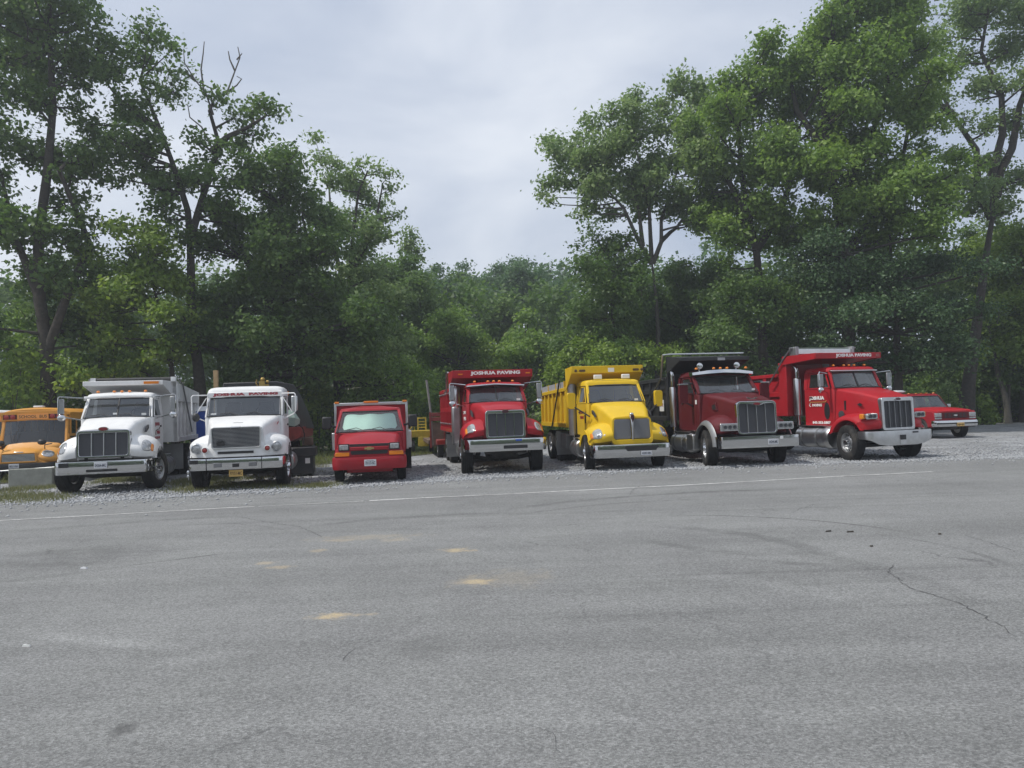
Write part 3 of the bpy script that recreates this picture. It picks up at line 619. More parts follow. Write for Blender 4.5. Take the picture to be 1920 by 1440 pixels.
# cracks: narrow dark ribbons wandering over the asphalt
def crack(pts, w):
    P = []
    for i in range(len(pts) - 1):
        a, b = gnd(*pts[i]), gnd(*pts[i + 1]); n = max(2, int(np.linalg.norm(b - a) / .06))
        for k in range(n): q = a + (b - a) * k / n; P.append((q[0] + random.gauss(0, .012), q[1] + random.gauss(0, .016)))
    m = MB(); n = len(P); vs_ = []
    for i, p in enumerate(P):
        p = np.array(p); d = np.array(P[min(i + 1, n - 1)]) - np.array(P[max(i - 1, 0)]); d = d / max(np.linalg.norm(d), 1e-6); q = np.array((-d[1], d[0])); ww = w * random.uniform(.25, 1.2) * min(1, (i + 1) / 5, (n - i) / 5)
        vs_ += [(*(p - q * ww / 2), .0105), (*(p + q * ww / 2), .0105)]
    m.add(vs_, [(2 * i, 2 * i + 2, 2 * i + 3, 2 * i + 1) for i in range(n - 1)]); o = obj('asphalt_crack', m, 'crack', smooth=False); o['kind'] = 'structure'
random.seed(5)
for pts, w_ in (([(1674, 1055), (1667, 1075), (1708, 1105), (1798, 1132), (1858, 1165), (1915, 1200)], .022), ([(960, 1012), (1010, 1022), (1085, 1030), (1135, 1038)], .02), ([(990, 1362), (1035, 1375), (1038, 1400), (1062, 1432)], .012), ([(1035, 1375), (1064, 1368)], .009), ([(640, 1245), (665, 1217), (695, 1212), (708, 1204)], .014), ([(665, 1217), (650, 1215)], .008),
                ([(0, 1347), (65, 1332), (135, 1312), (200, 1307)], .008), ([(440, 968), (500, 980), (560, 988), (610, 1010)], .025), ([(1180, 930), (1186, 920), (1200, 912), (1232, 908)], .03), ([(1480, 965), (1500, 955), (1535, 945)], .02), ([(1810, 1005), (1860, 1020), (1920, 1042)], .018), ([(1460, 1246), (1490, 1240), (1500, 1234)], .01), ([(1745, 900), (1790, 893), (1850, 886)], .03), ([(480, 985), (560, 1000)], .018)): crack(pts, w_ * .5)
# worn white edge line, in three worn stretches
lp = [gnd(px, py) for px, py in [(-250, 990), (0, 977), (200, 966), (420, 953.5), (640, 942.5), (800, 934), (960, 926.5), (1120, 918.5), (1270, 911), (1430, 902), (1590, 893), (1760, 884.5)]]
def strip(name, P, w, z, mat):
    m = MB(); n = len(P); a = []
    for i in range(n):
        p = np.array(P[i][:2]); d = np.array(P[min(i + 1, n - 1)][:2]) - np.array(P[max(i - 1, 0)][:2]); d /= np.linalg.norm(d); q = np.array((-d[1], d[0]))
        ww = w * (1 + .25 * smooth_noise(i * 2.1)); a += [(*(p - q * ww / 2), z), (*(p + q * ww / 2), z)]
    m.add(a, [(2 * i, 2 * i + 2, 2 * i + 3, 2 * i + 1) for i in range(n - 1)]); o = obj(name, m, mat, smooth=False); o['kind'] = 'structure'; return o
lx = np.array([p[0] for p in lp]); ly = np.array([p[1] for p in lp])
def line_seg(a, b): return [(x, np.interp(x, lx, ly)) for x in np.arange(a, b, .3)]
strip('road_line', line_seg(-12, -5.3), .12, .011, 'paint_line'); strip('road_line', line_seg(-5.32, -3.0), .07, .011, 'paint_line'); strip('road_line', line_seg(-3.1, 10.2), .14, .011, 'paint_line')
# lawn between the gravel and the wood, rising hill behind
sheet('lawn', [(-60, 24.2), (-20, 24.2), (-16, 24.8), (-14, 27.2), (-10, 29.7), (-9, 28.7), (-6, 29.7), (-3.2, 34.7), (-1, 37.7), (3, 39.2), (9, 41.2), (9, 46), (-60, 46)], .004, 'earth')
m = MB(); gx = np.linspace(-160, 160, 33); gy = np.linspace(50, 200, 16)
m.add([(x, y, -.1 + 9 * (1 - math.exp(-max(0, y - 52) / 40)) + .8 * math.sin(x * .05 + y * .03)) for y in gy for x in gx], [(j * 33 + i, j * 33 + i + 1, (j + 1) * 33 + i + 1, (j + 1) * 33 + i) for j in range(15) for i in range(32)])
structure(obj('hill', m, 'earth'))

# ------------------------------------------------------------------ truck: white, aerodynamic hood, far left of the row
def aero_hood_truck(name, label, pose, paint, c):
    X, Y, a = pose; r = thing(name, label, 'dump truck', (X, Y, 0), rad(a), 'dump trucks parked in a row')
    gz0, gz1, ghw = c['grille']; b0, b1 = c['bumper']; belt, zt, roof = c['belt'], c['zt'], c['roof']
    chassis(r, -.85, c['y1'] + .1, c['axles'])
    bumper(r, c.get('bmat', 'chrome'), c.get('bhw', 1.2), -1.08, b0, b1, wrap=.3, rc=.28)
    wb = c.get('wb', .92); cab(r, paint, wb, wb - .085, .95, belt, zt, roof, .5, .9, 1.95, panes=c.get('panes', 1), door=(.62, 1.62), crown=.03)
    fy = -.82; cz = c.get('nose', gz1 + .02)
    hood(r, paint, [(.55, wb - .1, wb - .01, belt, .95, .12, .02), (.2, wb - .14, wb - .06, belt - .02, .98, .14, .03), (-.3, .7, .76, (belt + cz) / 2 + .06, 1.0, .15, .03), (-.7, ghw + .04, ghw + .08, cz + .05, b1 + .06, .13, .03), (fy, ghw, ghw + .05, cz, b1 + .03, .1, .02)])
    ft = c['fender']
    prof = [(-.93, b1 + .0), (-.98, b1 + .16), (-.86, ft - .22), (-.55, ft - .03), (-.05, ft), (.35, ft - .12), (.62, ft - .42), (.68, .78)]
    for s in (-1, 1):
        F = Fender(prof, ghw + .05, 1.2, r=.24, vr=.2, sweep=.3, crown=c.get('fcrown', .14), arch=(0, .54, .62))
        fo = F.build('fender', paint, r, s)
        h = F.patch('headlight', 'clear_lens', r, s, c['hl'][0], c['hl'][1], c['hl'][2], c['hl'][3], off=.014)
        F.patch('turn_signal', 'amber_lens', r, s, c['hl'][0] + .02, c['hl'][1] - .03, c['hl'][3] - .03, c['hl'][3] + .07, off=.02, e=3)
    for s in (-1, 1): obj('hood_vent', MB().prism([(-.1, belt - .42), (.22, belt - .32), (.24, belt - .22), (.02, belt - .3)], s * .82, s * .875), 'black_plastic', r)
    return r
W1 = aero_hood_truck('dump_truck', 'white dump truck with tall chrome grille, next to the yellow school bus', (-10.9, 20.9, 14), 'white_paint',
    dict(grille=(.96, 1.63, .6), bhw=1.16, bumper=(.53, .86), belt=1.97, zt=2.52, roof=2.68, y1=7.0, axles=(5.6,), fender=1.42, hl=(.08, .27, .45, .84), panes=2, bmat='chrome', nose=1.66, fcrown=.1))
r = W1
grille(r, .64, .94, 1.65, -.88, -.84, 3, fw=.06, mesh='grille_mesh', badge='red_badge', badge_z=1.68, bar_mat='aluminium')
for x in (-1.05, 1.05): wheel(r, x, 0, steer=rad(-14))
for x in (-.92, .92): wheel(r, x, 5.6, dual=True, kind='rear')
obj('bumper_slot', MB().box(-.36, .36, -1.125, -1.1, .585, .645), 'black_plastic', r)
obj('bumper_lamp_recess', MB().box(-1.0, -.78, -1.12, -1.07, .72, .84), 'black_plastic', r)
plate(r, -.02, -1.135, .755, '54364-MC')
mr = obj('roof_visor', MB().tube([(-.9, .86, 2.5), (-.86, .68, 2.55), (0, .62, 2.58), (.86, .68, 2.55), (.9, .86, 2.5)], .035, 6), 'white_paint', r)
marker_lights(r, (-.62, -.2, 0, .2, .62), 1.1, 2.72)
for s in (-1, 1): west_mirror(r, s, .92, .62, 2.08, 2.56, 1.5)
obj('permit_sticker', MB().box(-.1, .0, .5, .506, 2.06, 2.11), 'paper', r); obj('permit_sticker', MB().box(.62, .74, .54, .546, 2.02, 2.08), 'paper', r)
text('door_lettering', 'JOSHUA', 'red_letter', r, (.935, .72, 1.68), (0, 1, 0), (0, 0, 1), .62, .13, .04)
text('door_lettering', 'PAVING', 'red_letter', r, (.935, .94, 1.47), (0, 1, 0), (0, 0, 1), .44, .1, .04)
text('door_lettering', '845 353 5807', 'red_letter', r, (.935, .7, 1.33), (0, 1, 0), (0, 0, 1), .66, .075, .03)
obj('door_swoosh', MB().tube([(.936, 1.34, 1.66), (.936, 1.28, 1.61), (.936, 1.0, 1.6), (.936, .82, 1.57), (.936, .76, 1.5), (.936, .8, 1.45)], .012, 4), 'sign_letter', r)
dump_body(r, 'white_paint', 2.75, 6.95, 1.18, 2.55, nrib=6, visor=(1.25, 2.9, 3.03, 1.06, 2.62), board=None, front_top=3.06, rib_mat='white_paint', rib_w=.12)
b = obj('headboard_side', MB().box(1.06, 1.2, 2.72, 2.98, 1.2, 3.06), 'white_paint', r, bevel=.01); obj('headboard_side', MB().box(-1.2, -1.06, 2.72, 2.98, 1.2, 3.06), 'white_paint', r, bevel=.01)
for s in (-1, 1): obj('tarp_skirt', MB().hexa([(s * 1.19, 2.98, 2.55), (s * 1.22, 2.98, 2.55), (s * 1.22, 6.95, 2.55), (s * 1.19, 6.95, 2.55)], [(s * 1.19, 2.98, 3.0), (s * 1.22, 2.98, 3.0), (s * 1.22, 6.95, 2.82), (s * 1.19, 6.95, 2.82)]), 'white_paint', r)
obj('tarp_roll', MB().tube([(-1.1, 2.6, 3.12), (1.15, 2.6, 3.12)], .07, 10), 'black_paint', r)
for s in (-1, 1):
    obj('tarp_arm', MB().tube([(s * 1.25, 2.62, 3.14), (s * 1.26, 3.4, 2.95), (s * 1.27, 4.9, 1.45)], .025, 6), 'steel', r)
    obj('tarp_roller_end', MB().box(s * 1.12 - .07, s * 1.12 + .07, 2.52, 2.7, 3.05, 3.19), 'white_paint', r)
obj('visor_lamp', MB().box(.55, .95, 1.225, 1.25, 2.93, 3.0), 'amber_lens', r); obj('guard_tag', MB().box(.28, .5, 2.35, 2.36, 2.7, 2.8), 'paper', r)
for s in (-1, 1): fuel_tank(r, s * .9, .95, 2.3, .52, .3)
mudflap(r, .9, 3.5, .3, 1.1, .62, 'steel'); mudflap(r, -.9, 3.5, .3, 1.1, .62, 'steel')
obj('antenna_mast', MB().tube([(-1.0, 2.4, 1.0), (-1.0, 2.4, 2.75)], .04, 8), 'steel', r)

# ------------------------------------------------------------------ truck: white, round headlights
r = thing('flatbed_truck', 'white truck with round headlights and slatted grille, red lettering above the windscreen', 'truck', (-7.27, 20.6, 0), rad(11), 'dump trucks parked in a row')
W2 = r
chassis(r, -.85, 6.6, (5.3,))
bm_ = bumper(r, 'chrome', 1.18, -1.05, .55, .84, wrap=.3, rc=.22)
for x in (-.72, .62): obj('bumper_seam', MB().box(x - .008, x + .008, -1.085, -1.05, .545, .845), 'black_plastic', r)
for x in (-.45, .4): obj('fog_lamp', MB().box(x - .1, x + .1, -1.09, -1.06, .62, .73), 'grey_mesh', r, bevel=.02)
obj('tow_recess', MB().box(-.09, .07, -1.09, -1.06, .61, .7), 'black_plastic', r); obj('bumper_recess', MB().box(-1.12, -.92, -1.075, -.9, .72, .82), 'black_plastic', r)
plate(r, -.02, -1.0, .45, '97151-MC', 'gold_plate', 'sign_letter', .34, .17)
cab(r, 'white_paint', 1.02, .99, .95, 1.9, 2.43, 2.72, .42, .76, 2.05, panes=1, door=(.55, 1.7), crown=.02, front_r=.15, pillar=.045)
obj('roof_brow', MB().loft([[(x, .70 + .02 * abs(x), z) for x, z in rrect(1.0, 2.43, 2.56, .03, 4, .99)], [(x, .95, z) for x, z in rrect(1.0, 2.43, 2.7, .1, 4, .93)]]), 'white_paint', r)
text('cab_lettering', 'JOSHUA  PAVING', 'red_letter', r, (-.85, .705, 2.455), (1, 0, 0), (0, 0, 1), 1.72, .09, .06, .006)
for x in (-.76, -.2, 0, .2, .76): obj('marker_light', MB().box(x - .055, x + .055, .8, .84, 2.62, 2.655), 'amber_lens', r)
hood(r, 'white_paint', [(.5, .93, 1.0, 1.9, .95, .1, .02), (.2, .88, .95, 1.87, 1.0, .12, .03), (-.3, .78, .85, 1.78, 1.0, .14, .03), (-.72, .68, .76, 1.68, .95, .12, .02), (-.86, .64, .74, 1.6, .9, .1, .01)])
prof = [(-.9, .86), (-.93, 1.0), (-.86, 1.2), (-.66, 1.33), (-.25, 1.38), (.3, 1.36), (.58, 1.1), (.66, .8)]
obj('grille_panel', MB().loft([[(x, -.86, z) for x, z in rrect(.74, .86, 1.64, .1, 5, .66)], [(x, -.93, z) for x, z in rrect(.73, .87, 1.62, .1, 5, .65)]]), 'white_paint', r)
npn = MB(); rg = []
for k in range(13):
    f = -1 + k / 6; x = 1.14 * f; yb_ = -1.0 + .34 * abs(f) ** 4; zt_ = 1.3 - .1 * abs(f) ** 3
    rg.append([(x, yb_ + .12, .85), (x, yb_, .87), (x, yb_ - .005, 1.0), (x, yb_ + .03, zt_ - .06), (x, yb_ + .08, zt_), (x, yb_ + .2, zt_ + .01)])
obj('nose_panel', npn.loft(rg), 'white_paint', r, ang=50)
gs = obj('grille_surround', MB().frame(rrect(.6, 1.08, 1.63, .06, 5, .61), rrect(.57, 1.11, 1.6, .04, 5, .58), -1.03, -.92), 'aluminium', r, bevel=.006)
obj('grille_backing', MB().box(-.57, .57, -1.0, -.985, 1.11, 1.6), 'grille_mesh', gs)
for k in range(14):
    z = 1.13 + k * .0335; obj('grille_slat', MB().hexa([(-.57, -1.01, z), (.57, -1.01, z), (.57, -.995, z), (-.57, -.995, z)], [(-.57, -1.025, z + .014), (.57, -1.025, z + .014), (.57, -1.0, z + .014), (-.57, -1.0, z + .014)]), 'aluminium', gs)
obj('grille_handle', MB().tube([(-.13, -1.0, 1.6), (-.11, -1.05, 1.62), (.11, -1.05, 1.62), (.13, -1.0, 1.6)], .018, 6), 'aluminium', r)
obj('grille_tag', MB().box(-.47, -.28, -1.04, -1.02, 1.17, 1.26), 'black_plastic', gs); obj('air_slot', MB().box(-.45, .42, -1.02, -.97, .95, 1.01), 'black_plastic', r)
obj('hood_badge', MB().box(-.12, .12, -.63, -.6, 1.715, 1.735), 'aluminium', r)
for s in (-1, 1):
    F = Fender(prof, .6, 1.22, r=.2, vr=.25, sweep=.25, crown=.08, arch=(0, .54, .62)); F.build('fender', 'white_paint', r, s)
    x = s * .985
    for nm, xx, zz, rr, mt in (('headlight', s * .985, 1.1, .105, 'clear_lens'), ('turn_signal', s * .76, 1.06, .062, 'red_lens')):
        h = obj(nm, MB().lathe([(rr * 1.18, .06), (rr * 1.18, -.03), (rr * 1.02, -.05), (rr * .98, -.035), (rr * .6, -.05), (.005, -.06)], c=(xx, -.975 + .5 * max(0, abs(xx) - .76), zz), axis='y', n=24), mt, r)
        obj('lamp_ring', MB().lathe([(rr * 1.3, .05), (rr * 1.3, -.035), (rr * 1.05, -.052), (rr * 1.05, .05)], c=(xx, -.975 + .5 * max(0, abs(xx) - .76), zz), axis='y', n=24, cap=False), 'worn_chrome' if nm == 'headlight' else 'white_paint', h)
for x in (-1.05, 1.05): wheel(r, x, 0, steer=rad(-3))
for x in (-.92, .92): wheel(r, x, 5.3, dual=True, kind='rear')
for s in (-1, 1):
    obj('mirror_bracket', MB().tube([(s * .98, .72, 2.5), (s * 1.32, .5, 2.5), (s * 1.36, .48, 2.46), (s * 1.36, .48, 2.0), (s * 1.3, .5, 1.92), (s * 1.0, .55, 1.78)], .018, 8), 'white_paint', r)
    obj('mirror_brace', MB().tube([(s * 1.0, .6, 2.42), (s * 1.26, .5, 1.98)], .013, 6), 'white_paint', r)
    obj('mirror', MB().box(s * 1.33 - .085, s * 1.33 + .085, .47, .53, 2.0, 2.42) if s > 0 else MB().ell((-1.25, .45, 1.9), .1, .06, .12), 'worn_chrome' if s > 0 else 'black_plastic', r, bevel=.03 if s > 0 else 0)
text('hood_lettering', 'JOSHUA', 'red_letter', r, (.915, -.12, 1.62), (0, 1, .16), (0, -.05, 1), .42, .06, .03); 
fuel_tank(r, .98, .95, 1.9, .58, .29); fuel_tank(r, -.98, .95, 1.9, .58, .29)
obj('curb_marker', MB().tube([(-1.24, -.6, .3), (-1.24, -.62, .5)], .012, 6).ell((-1.24, -.62, .5), .045, .045, .05).ell((-1.24, -.62, .4), .045, .045, .045), 'chrome', r)
obj('permit_sticker', MB().box(-.86, -.72, .41, .415, 1.96, 2.0), 'paper', r)
# load behind the cab: black covered box over a red hopper
obj('tarp_cover', MB().loft([[(x, 2.9, z) for x, z in ((-1.12, 1.45), (1.2, 1.45), (1.05, 2.2), (.98, 2.86), (.6, 2.95), (-.95, 2.93))], [(x, 4.2, z) for x, z in ((-1.15, 1.4), (1.42, 1.45), (1.24, 2.1), (1.02, 2.88), (.6, 2.98), (-.95, 2.95))], [(x, 6.4, z) for x, z in ((-1.15, 1.4), (1.5, 1.4), (1.3, 2.0), (1.05, 2.6), (.6, 2.75), (-.95, 2.7))]]), 'tarp', r, bevel=.03)
obj('hopper_body', MB().loft([[(x, 2.75, z) for x, z in ((-1.1, 1.12), (.9, 1.06), (1.3, 1.2), (1.34, 1.52), (-1.12, 1.52))], [(x, 6.5, z) for x, z in ((-1.1, 1.05), (1.0, 1.0), (1.42, 1.15), (1.46, 1.5), (-1.12, 1.5))]]), 'rust_red', r, bevel=.01)
obj('green_sheet', MB().loft([[(.55, 2.62, 2.12), (.8, 2.6, 2.05), (1.1, 2.62, 2.06), (1.22, 2.7, 1.86)], [(.55, 2.55, 1.85), (.85, 2.5, 1.84), (1.16, 2.55, 1.8), (1.3, 2.68, 1.74)], [(.55, 2.6, 1.56), (.85, 2.58, 1.6), (1.14, 2.6, 1.54), (1.28, 2.7, 1.62)]], closed=False, cap=(False, False)), 'green_sheet', r)
obj('hydraulic_valve', MB().box(.12, .28, 2.7, 2.82, 2.7, 2.95).box(.24, .4, 2.72, 2.82, 2.78, 2.86).ell((.22, 2.76, 3.0), .07, .07, .07).ell((.36, 2.76, 2.93), .05, .05, .05).tube([(.1, 2.76, 2.75), (.02, 2.76, 2.9), (.05, 2.76, 3.0)], .02, 6), 'brass_part', r)
tb = obj('toolbox', MB().box(1.0, 1.66, 2.75, 3.7, .08, .9), 'black_paint', r, bevel=.02)
obj('box_lid', MB().box(.98, 1.74, 2.72, 3.75, .62, .89), 'black_paint', tb, bevel=.02); obj('box_label', MB().box(1.42, 1.56, 2.735, 2.745, .4, .56), 'paper', tb)
obj('valve_box', MB().box(1.3, 1.62, 3.2, 3.6, .92, 1.18), 'rust_brown', r, bevel=.02)
obj('hose', MB().tube([(1.2, 2.7, 1.62), (1.36, 2.66, 1.5), (1.42, 2.7, 1.3), (1.38, 2.75, 1.0)], .016, 6), 'rubber', r)
obj('side_lamp', MB().box(.8, .96, 2.86, 2.9, 2.5, 2.62), 'amber_lens', r)

# ------------------------------------------------------------------ red van-cab truck with box body
r = thing('work_van', 'small red van-fronted truck with a silver sunshade behind its windscreen', 'van', (-3.98, 21.3, 0), rad(9))
VN = r; ox = .08
chassis(r, -.6, 5.2, (3.9,), z=.62, w=.4)
cab(r, 'crimson_paint', .96, .84, .42, 1.35, 1.92, 2.03, .0, .92, 1.95, panes=1, door=(.35, 1.6), crown=.05, front_r=.3, seats=False, glass='clear_glass', pillar=.045)
hood(r, 'crimson_paint', [(.12, .87, .96, 1.35, .5, .2, .04), (-.15, .85, .96, 1.29, .45, .22, .05), (-.42, .81, .95, 1.2, .42, .22, .06), (-.62, .77, .92, 1.11, .42, .2, .06), (-.77, .72, .88, 1.03, .42, .15, .05), (-.86, .66, .83, .95, .42, .08, .03)])
bumper(r, 'crimson_paint', .96, -.97, .39, .71, wrap=.5, rc=.22, bulge=.022)
obj('valance', MB().box(-.6, .6, -.8, -.6, .3, .42), 'crimson_paint', r, bevel=.02)
fp = obj('front_panel', MB().loft([[(x, -.78, z) for x, z in rrect(.93, .68, 1.07, .1, 5, .84)], [(x, -.87, z) for x, z in rrect(.91, .69, 1.05, .1, 5, .82)], [(x, -.9, z) for x, z in rrect(.86, .71, 1.02, .1, 5, .77)]]), 'crimson_paint', r)
for z0, z1, hw in ((.99, 1.06, .5), (.78, .88, .47)): obj('grille_slot', MB().loft([[(x, -.905, z) for x, z in rrect(hw, z0, z1, .02, 4, hw + .02)], [(x, -.89, z) for x, z in rrect(hw, z0, z1, .02, 4, hw + .02)]]), 'black_plastic', fp)
obj('grille_bar', MB().box(-.5, .5, -.93, -.89, .89, .98), 'crimson_paint', fp, bevel=.015)
bowtie(fp, 0, -.93, .935, .13, .042)
for s in (-1, 1):
    h = obj('headlight', MB().box(s * .66 - .115, s * .66 + .115, -.935, -.87, .91, 1.05), 'clear_lens', r, bevel=.02); obj('lamp_bezel', MB().box(s * .66 - .14, s * .66 + .14, -.92, -.88, .89, 1.07), 'black_plastic', h)
    obj('turn_signal', MB().hexa([(s * .52, -.93, .745), (s * .9, -.92, .745), (s * .9, -.8, .745), (s * .52, -.85, .745)], [(s * .52, -.925, .85), (s * .88, -.915, .85), (s * .88, -.79, .85), (s * .52, -.84, .85)]), 'amber_lens', r, bevel=.01)
    obj('wheel_arch', MB().prism([(.38 * math.cos(t) * 1.15, .36 + .42 * math.sin(t)) for t in np.linspace(-.1, math.pi + .1, 16)], s * .9, s * .958), 'chassis', r)
    wheel(r, s * .84, 0, R=.37, w=.24, kind='car'); wheel(r, s * .84, 3.9, R=.37, w=.24, kind='car', dual=True)
    obj('mirror', MB().box(s * 1.2 - .13, s * 1.2 + .13, .48, .58, 1.45, 1.8), 'black_plastic', r, bevel=.04); obj('mirror_arm', MB().tube([(s * .94, .55, 1.5), (s * 1.12, .53, 1.55)], .03, 6), 'black_plastic', r)
    obj('side_compartment', MB().box(min(s * .98, s * 1.2), max(s * .98, s * 1.2), 2.2, 4.9, .78, 1.3), 'aluminium', r, bevel=.02)
    mudflap(r, s * 1.05, 3.2, .08, .75, .3)
plate(r, .02, -1.005, .56, '70117-NC', 'white_plate', 'dark_letter', .31, .17, top='NEW YORK')
b = obj('box_headboard', MB().box(-1.06, 1.06, 2.1, 2.16, .75, 2.15), 'crimson_paint', r)
for x0, x1, z0, z1 in ((-1.1, -1.03, .75, 2.2), (1.03, 1.1, .75, 2.2), (-1.03, 1.03, 2.11, 2.2)): obj('box_frame', MB().box(x0, x1, 2.06, 2.2, z0, z1), 'aluminium', b, bevel=.012)
for s in (-1, 1): obj('box_side', MB().box(min(s * 1.04, s * 1.08), max(s * 1.04, s * 1.08), 2.2, 5.2, .9, 2.1), 'crimson_paint', r)
obj('box_floor', MB().box(-1.04, 1.04, 2.16, 5.2, .85, .95), 'crimson_paint', r); obj('box_gate', MB().box(-1.04, 1.04, 5.16, 5.2, .95, 2.1), 'crimson_paint', r)
for x0, x1 in ((-1.08, -.95), (-.22, .22), (.95, 1.08)): obj('marker_light', MB().box(x0, x1, 2.03, 2.1, 2.18, 2.24), 'amber_lens', b, bevel=.012)
ss = MB(); rw = []
for j in range(7):
    f = j / 6; z = 1.42 + f * .42; y = .17 + f * .67; hw = (.76 - .06 * f) * (1 if 0 < j < 6 else .93); rw.append([(-hw + 2 * hw * k / 12 + .0, y + .012 * math.sin(k * 1.9 + j), z + .012 * math.sin(k * 1.3)) for k in range(13)])
ss.loft(rw, closed=False, cap=(False, False)); obj('sunshade', ss, 'sunshade', r)

# ------------------------------------------------------------------ red dump truck with lettered guard
T4 = aero_hood_truck('dump_truck', 'red dump truck with chrome bumper and JOSHUA PAVING on its guard, beside the yellow one', (-.38, 22.9, 10), 'bright_red_paint',
    dict(grille=(1.03, 1.8, .58), bumper=(.67, 1.02), belt=2.08, zt=2.56, roof=2.7, y1=7.0, axles=(5.2, 6.5), fender=1.5, hl=(.07, .25, .42, .82), panes=2, nose=1.84, fcrown=.12, bhw=1.19))
r = T4
grille(r, .58, 1.03, 1.83, -.9, -.86, 3, badge='dark_badge', badge_z=1.79)
for s in (-1, 1):
    wheel(r, s * 1.03, 0, steer=rad(-6), w=.36); wheel(r, s * .92, 5.2, dual=True, kind='rear'); wheel(r, s * .92, 6.5, dual=True, kind='rear')
    west_mirror(r, s, .92, .68, 2.14, 2.66, 1.42)
    stack(r, s * 1.09, 2.2, .8, 2.72, .075, (1.9, 2.62), sr=.14) if s < 0 else None
obj('stack_heat_shield', MB().box(-1.24, -.94, 2.06, 2.36, .75, 2.0), 'steel', r, bevel=.06)
obj('bumper_slot', MB().box(-.1, .58, -1.13, -1.1, .74, .83), 'black_plastic', r)
obj('bumper_sticker', MB().box(.25, .42, -1.128, -1.11, .95, 1.0), 'blue_plastic', r)
obj('sun_visor', MB().loft([[(x, y, z) for x, y, z in ((-.9, .9, 2.55), (-.9, .72, 2.58), (-.9, .74, 2.61), (-.9, .95, 2.62))], [(x, y, z) for x, y, z in ((0, .86, 2.6), (0, .66, 2.63), (0, .68, 2.66), (0, .92, 2.67))], [(x, y, z) for x, y, z in ((.9, .9, 2.55), (.9, .72, 2.58), (.9, .74, 2.61), (.9, .95, 2.62))]]), 'worn_chrome', r)
marker_lights(r, (-.6, -.18, 0, .18, .6), 1.1, 2.74)
for x, w_ in ((.6, .12),): obj('permit_sticker', MB().box(x, x + w_, .5, .506, 2.12, 2.18), 'paper', r)
text('door_lettering', 'JOSHUA', 'white_letter', r, (-.936, 1.5, 1.72), (0, -1, 0), (0, 0, 1), .7, .12, .04); text('door_lettering', 'PAVING', 'white_letter', r, (-.936, 1.4, 1.55), (0, -1, 0), (0, 0, 1), .6, .11, .04); text('door_lettering', '845-353-5807', 'white_letter', r, (-.936, 1.45, 1.3), (0, -1, 0), (0, 0, 1), .7, .08, .03)
g = dump_body(r, 'bright_red_paint', 2.62, 7.1, 1.14, 2.62, nrib=8, hband=1.9, visor=(1.28, 2.87, 3.11, 1.28, 2.5), front_top=3.12, rib_w=.1)
text('guard_lettering', 'JOSHUA PAVING', 'white_letter', g, (-.7, 1.276, 2.935), (1, 0, 0), (0, 0, 1), 1.58, .14, .055, .008)
for x in (-1.02, 1.13): obj('marker_light', MB().box(x - .07, x + .07, 1.265, 1.28, 2.97, 3.01), 'amber_lens', g)
for k in range(9):
    for zz in (2.45, 1.42): obj('rail_light', MB().ell((-1.225, 2.72 + k * .53, zz), .02, .04, .04, 8, 6), 'clear_lens', r)
for s in (-1, 1): obj('tarp_arm', MB().tube([(s * 1.29, 2.5, 3.12), (s * 1.32, 2.7, 3.1), (s * 1.32, 3.0, 2.5), (s * 1.3, 3.8, 2.5)], .03, 6), 'aluminium', r)
obj('body_step', MB().box(-1.24, -.9, 2.5, 2.9, 1.05, 1.16), 'aluminium', r)
fuel_tank(r, .9, .95, 2.2, .62, .3); fuel_tank(r, -.9, .95, 1.85, .62, .28)
for s in (-1, 1): mudflap(r, s * .92, 4.45, .25, 1.05, .62, 'steel')
obj('safety_sticker', MB().box(1.14, 1.3, 2.57, 2.58, 1.7, 1.85), 'paper', r)
obj('plow_light', MB().box(1.0, 1.3, 2.5, 2.56, 1.9, 1.98), 'aluminium', r)

# ------------------------------------------------------------------ yellow dump truck
TY = aero_hood_truck('dump_truck', 'yellow dump truck with a grey split grille and ribbed yellow body', (3.25, 22.9, 9), 'yellow_paint',
    dict(grille=(.88, 1.46, .54), bumper=(.38, .75), belt=1.96, zt=2.5, roof=2.68, y1=6.6, axles=(4.3, 5.6), fender=1.27, hl=(.06, .27, .46, .86), nose=1.52, fcrown=.12, bhw=1.19))
r = TY
fs = obj('grille_surround', MB().frame(rrect(.61, .74, 1.52, .12, 6, .58), rrect(.55, .88, 1.47, .08, 6, .52), lambda z: -.93 + .06 * (z - .9), -.8), 'yellow_paint', r, bevel=.01)
for s in (-1, 1):
    obj('grille_mesh', MB().loft([[(s * .285 + x, -.9, z) for x, z in rrect(.265, .89, 1.46, .06, 5, .25)], [(s * .285 + x, -.87, z) for x, z in rrect(.265, .89, 1.46, .06, 5, .25)]]), 'grey_mesh', fs, bevel=.015)
obj('grille_spine', MB().tube([(0, -.94, .88), (0, -.96, 1.2), (0, -.95, 1.44), (0, -.86, 1.58)], [.022, .026, .05, .06], 8), 'worn_chrome', fs)
obj('emblem', MB().prismy([(-.055, 1.5), (0, 1.36), (.055, 1.5), (.045, 1.58), (-.045, 1.58)], -1.01, -.96), 'dark_badge', fs, bevel=.008); obj('emblem_cap', MB().ell((0, -.9, 1.6), .065, .06, .045), 'chrome', fs)
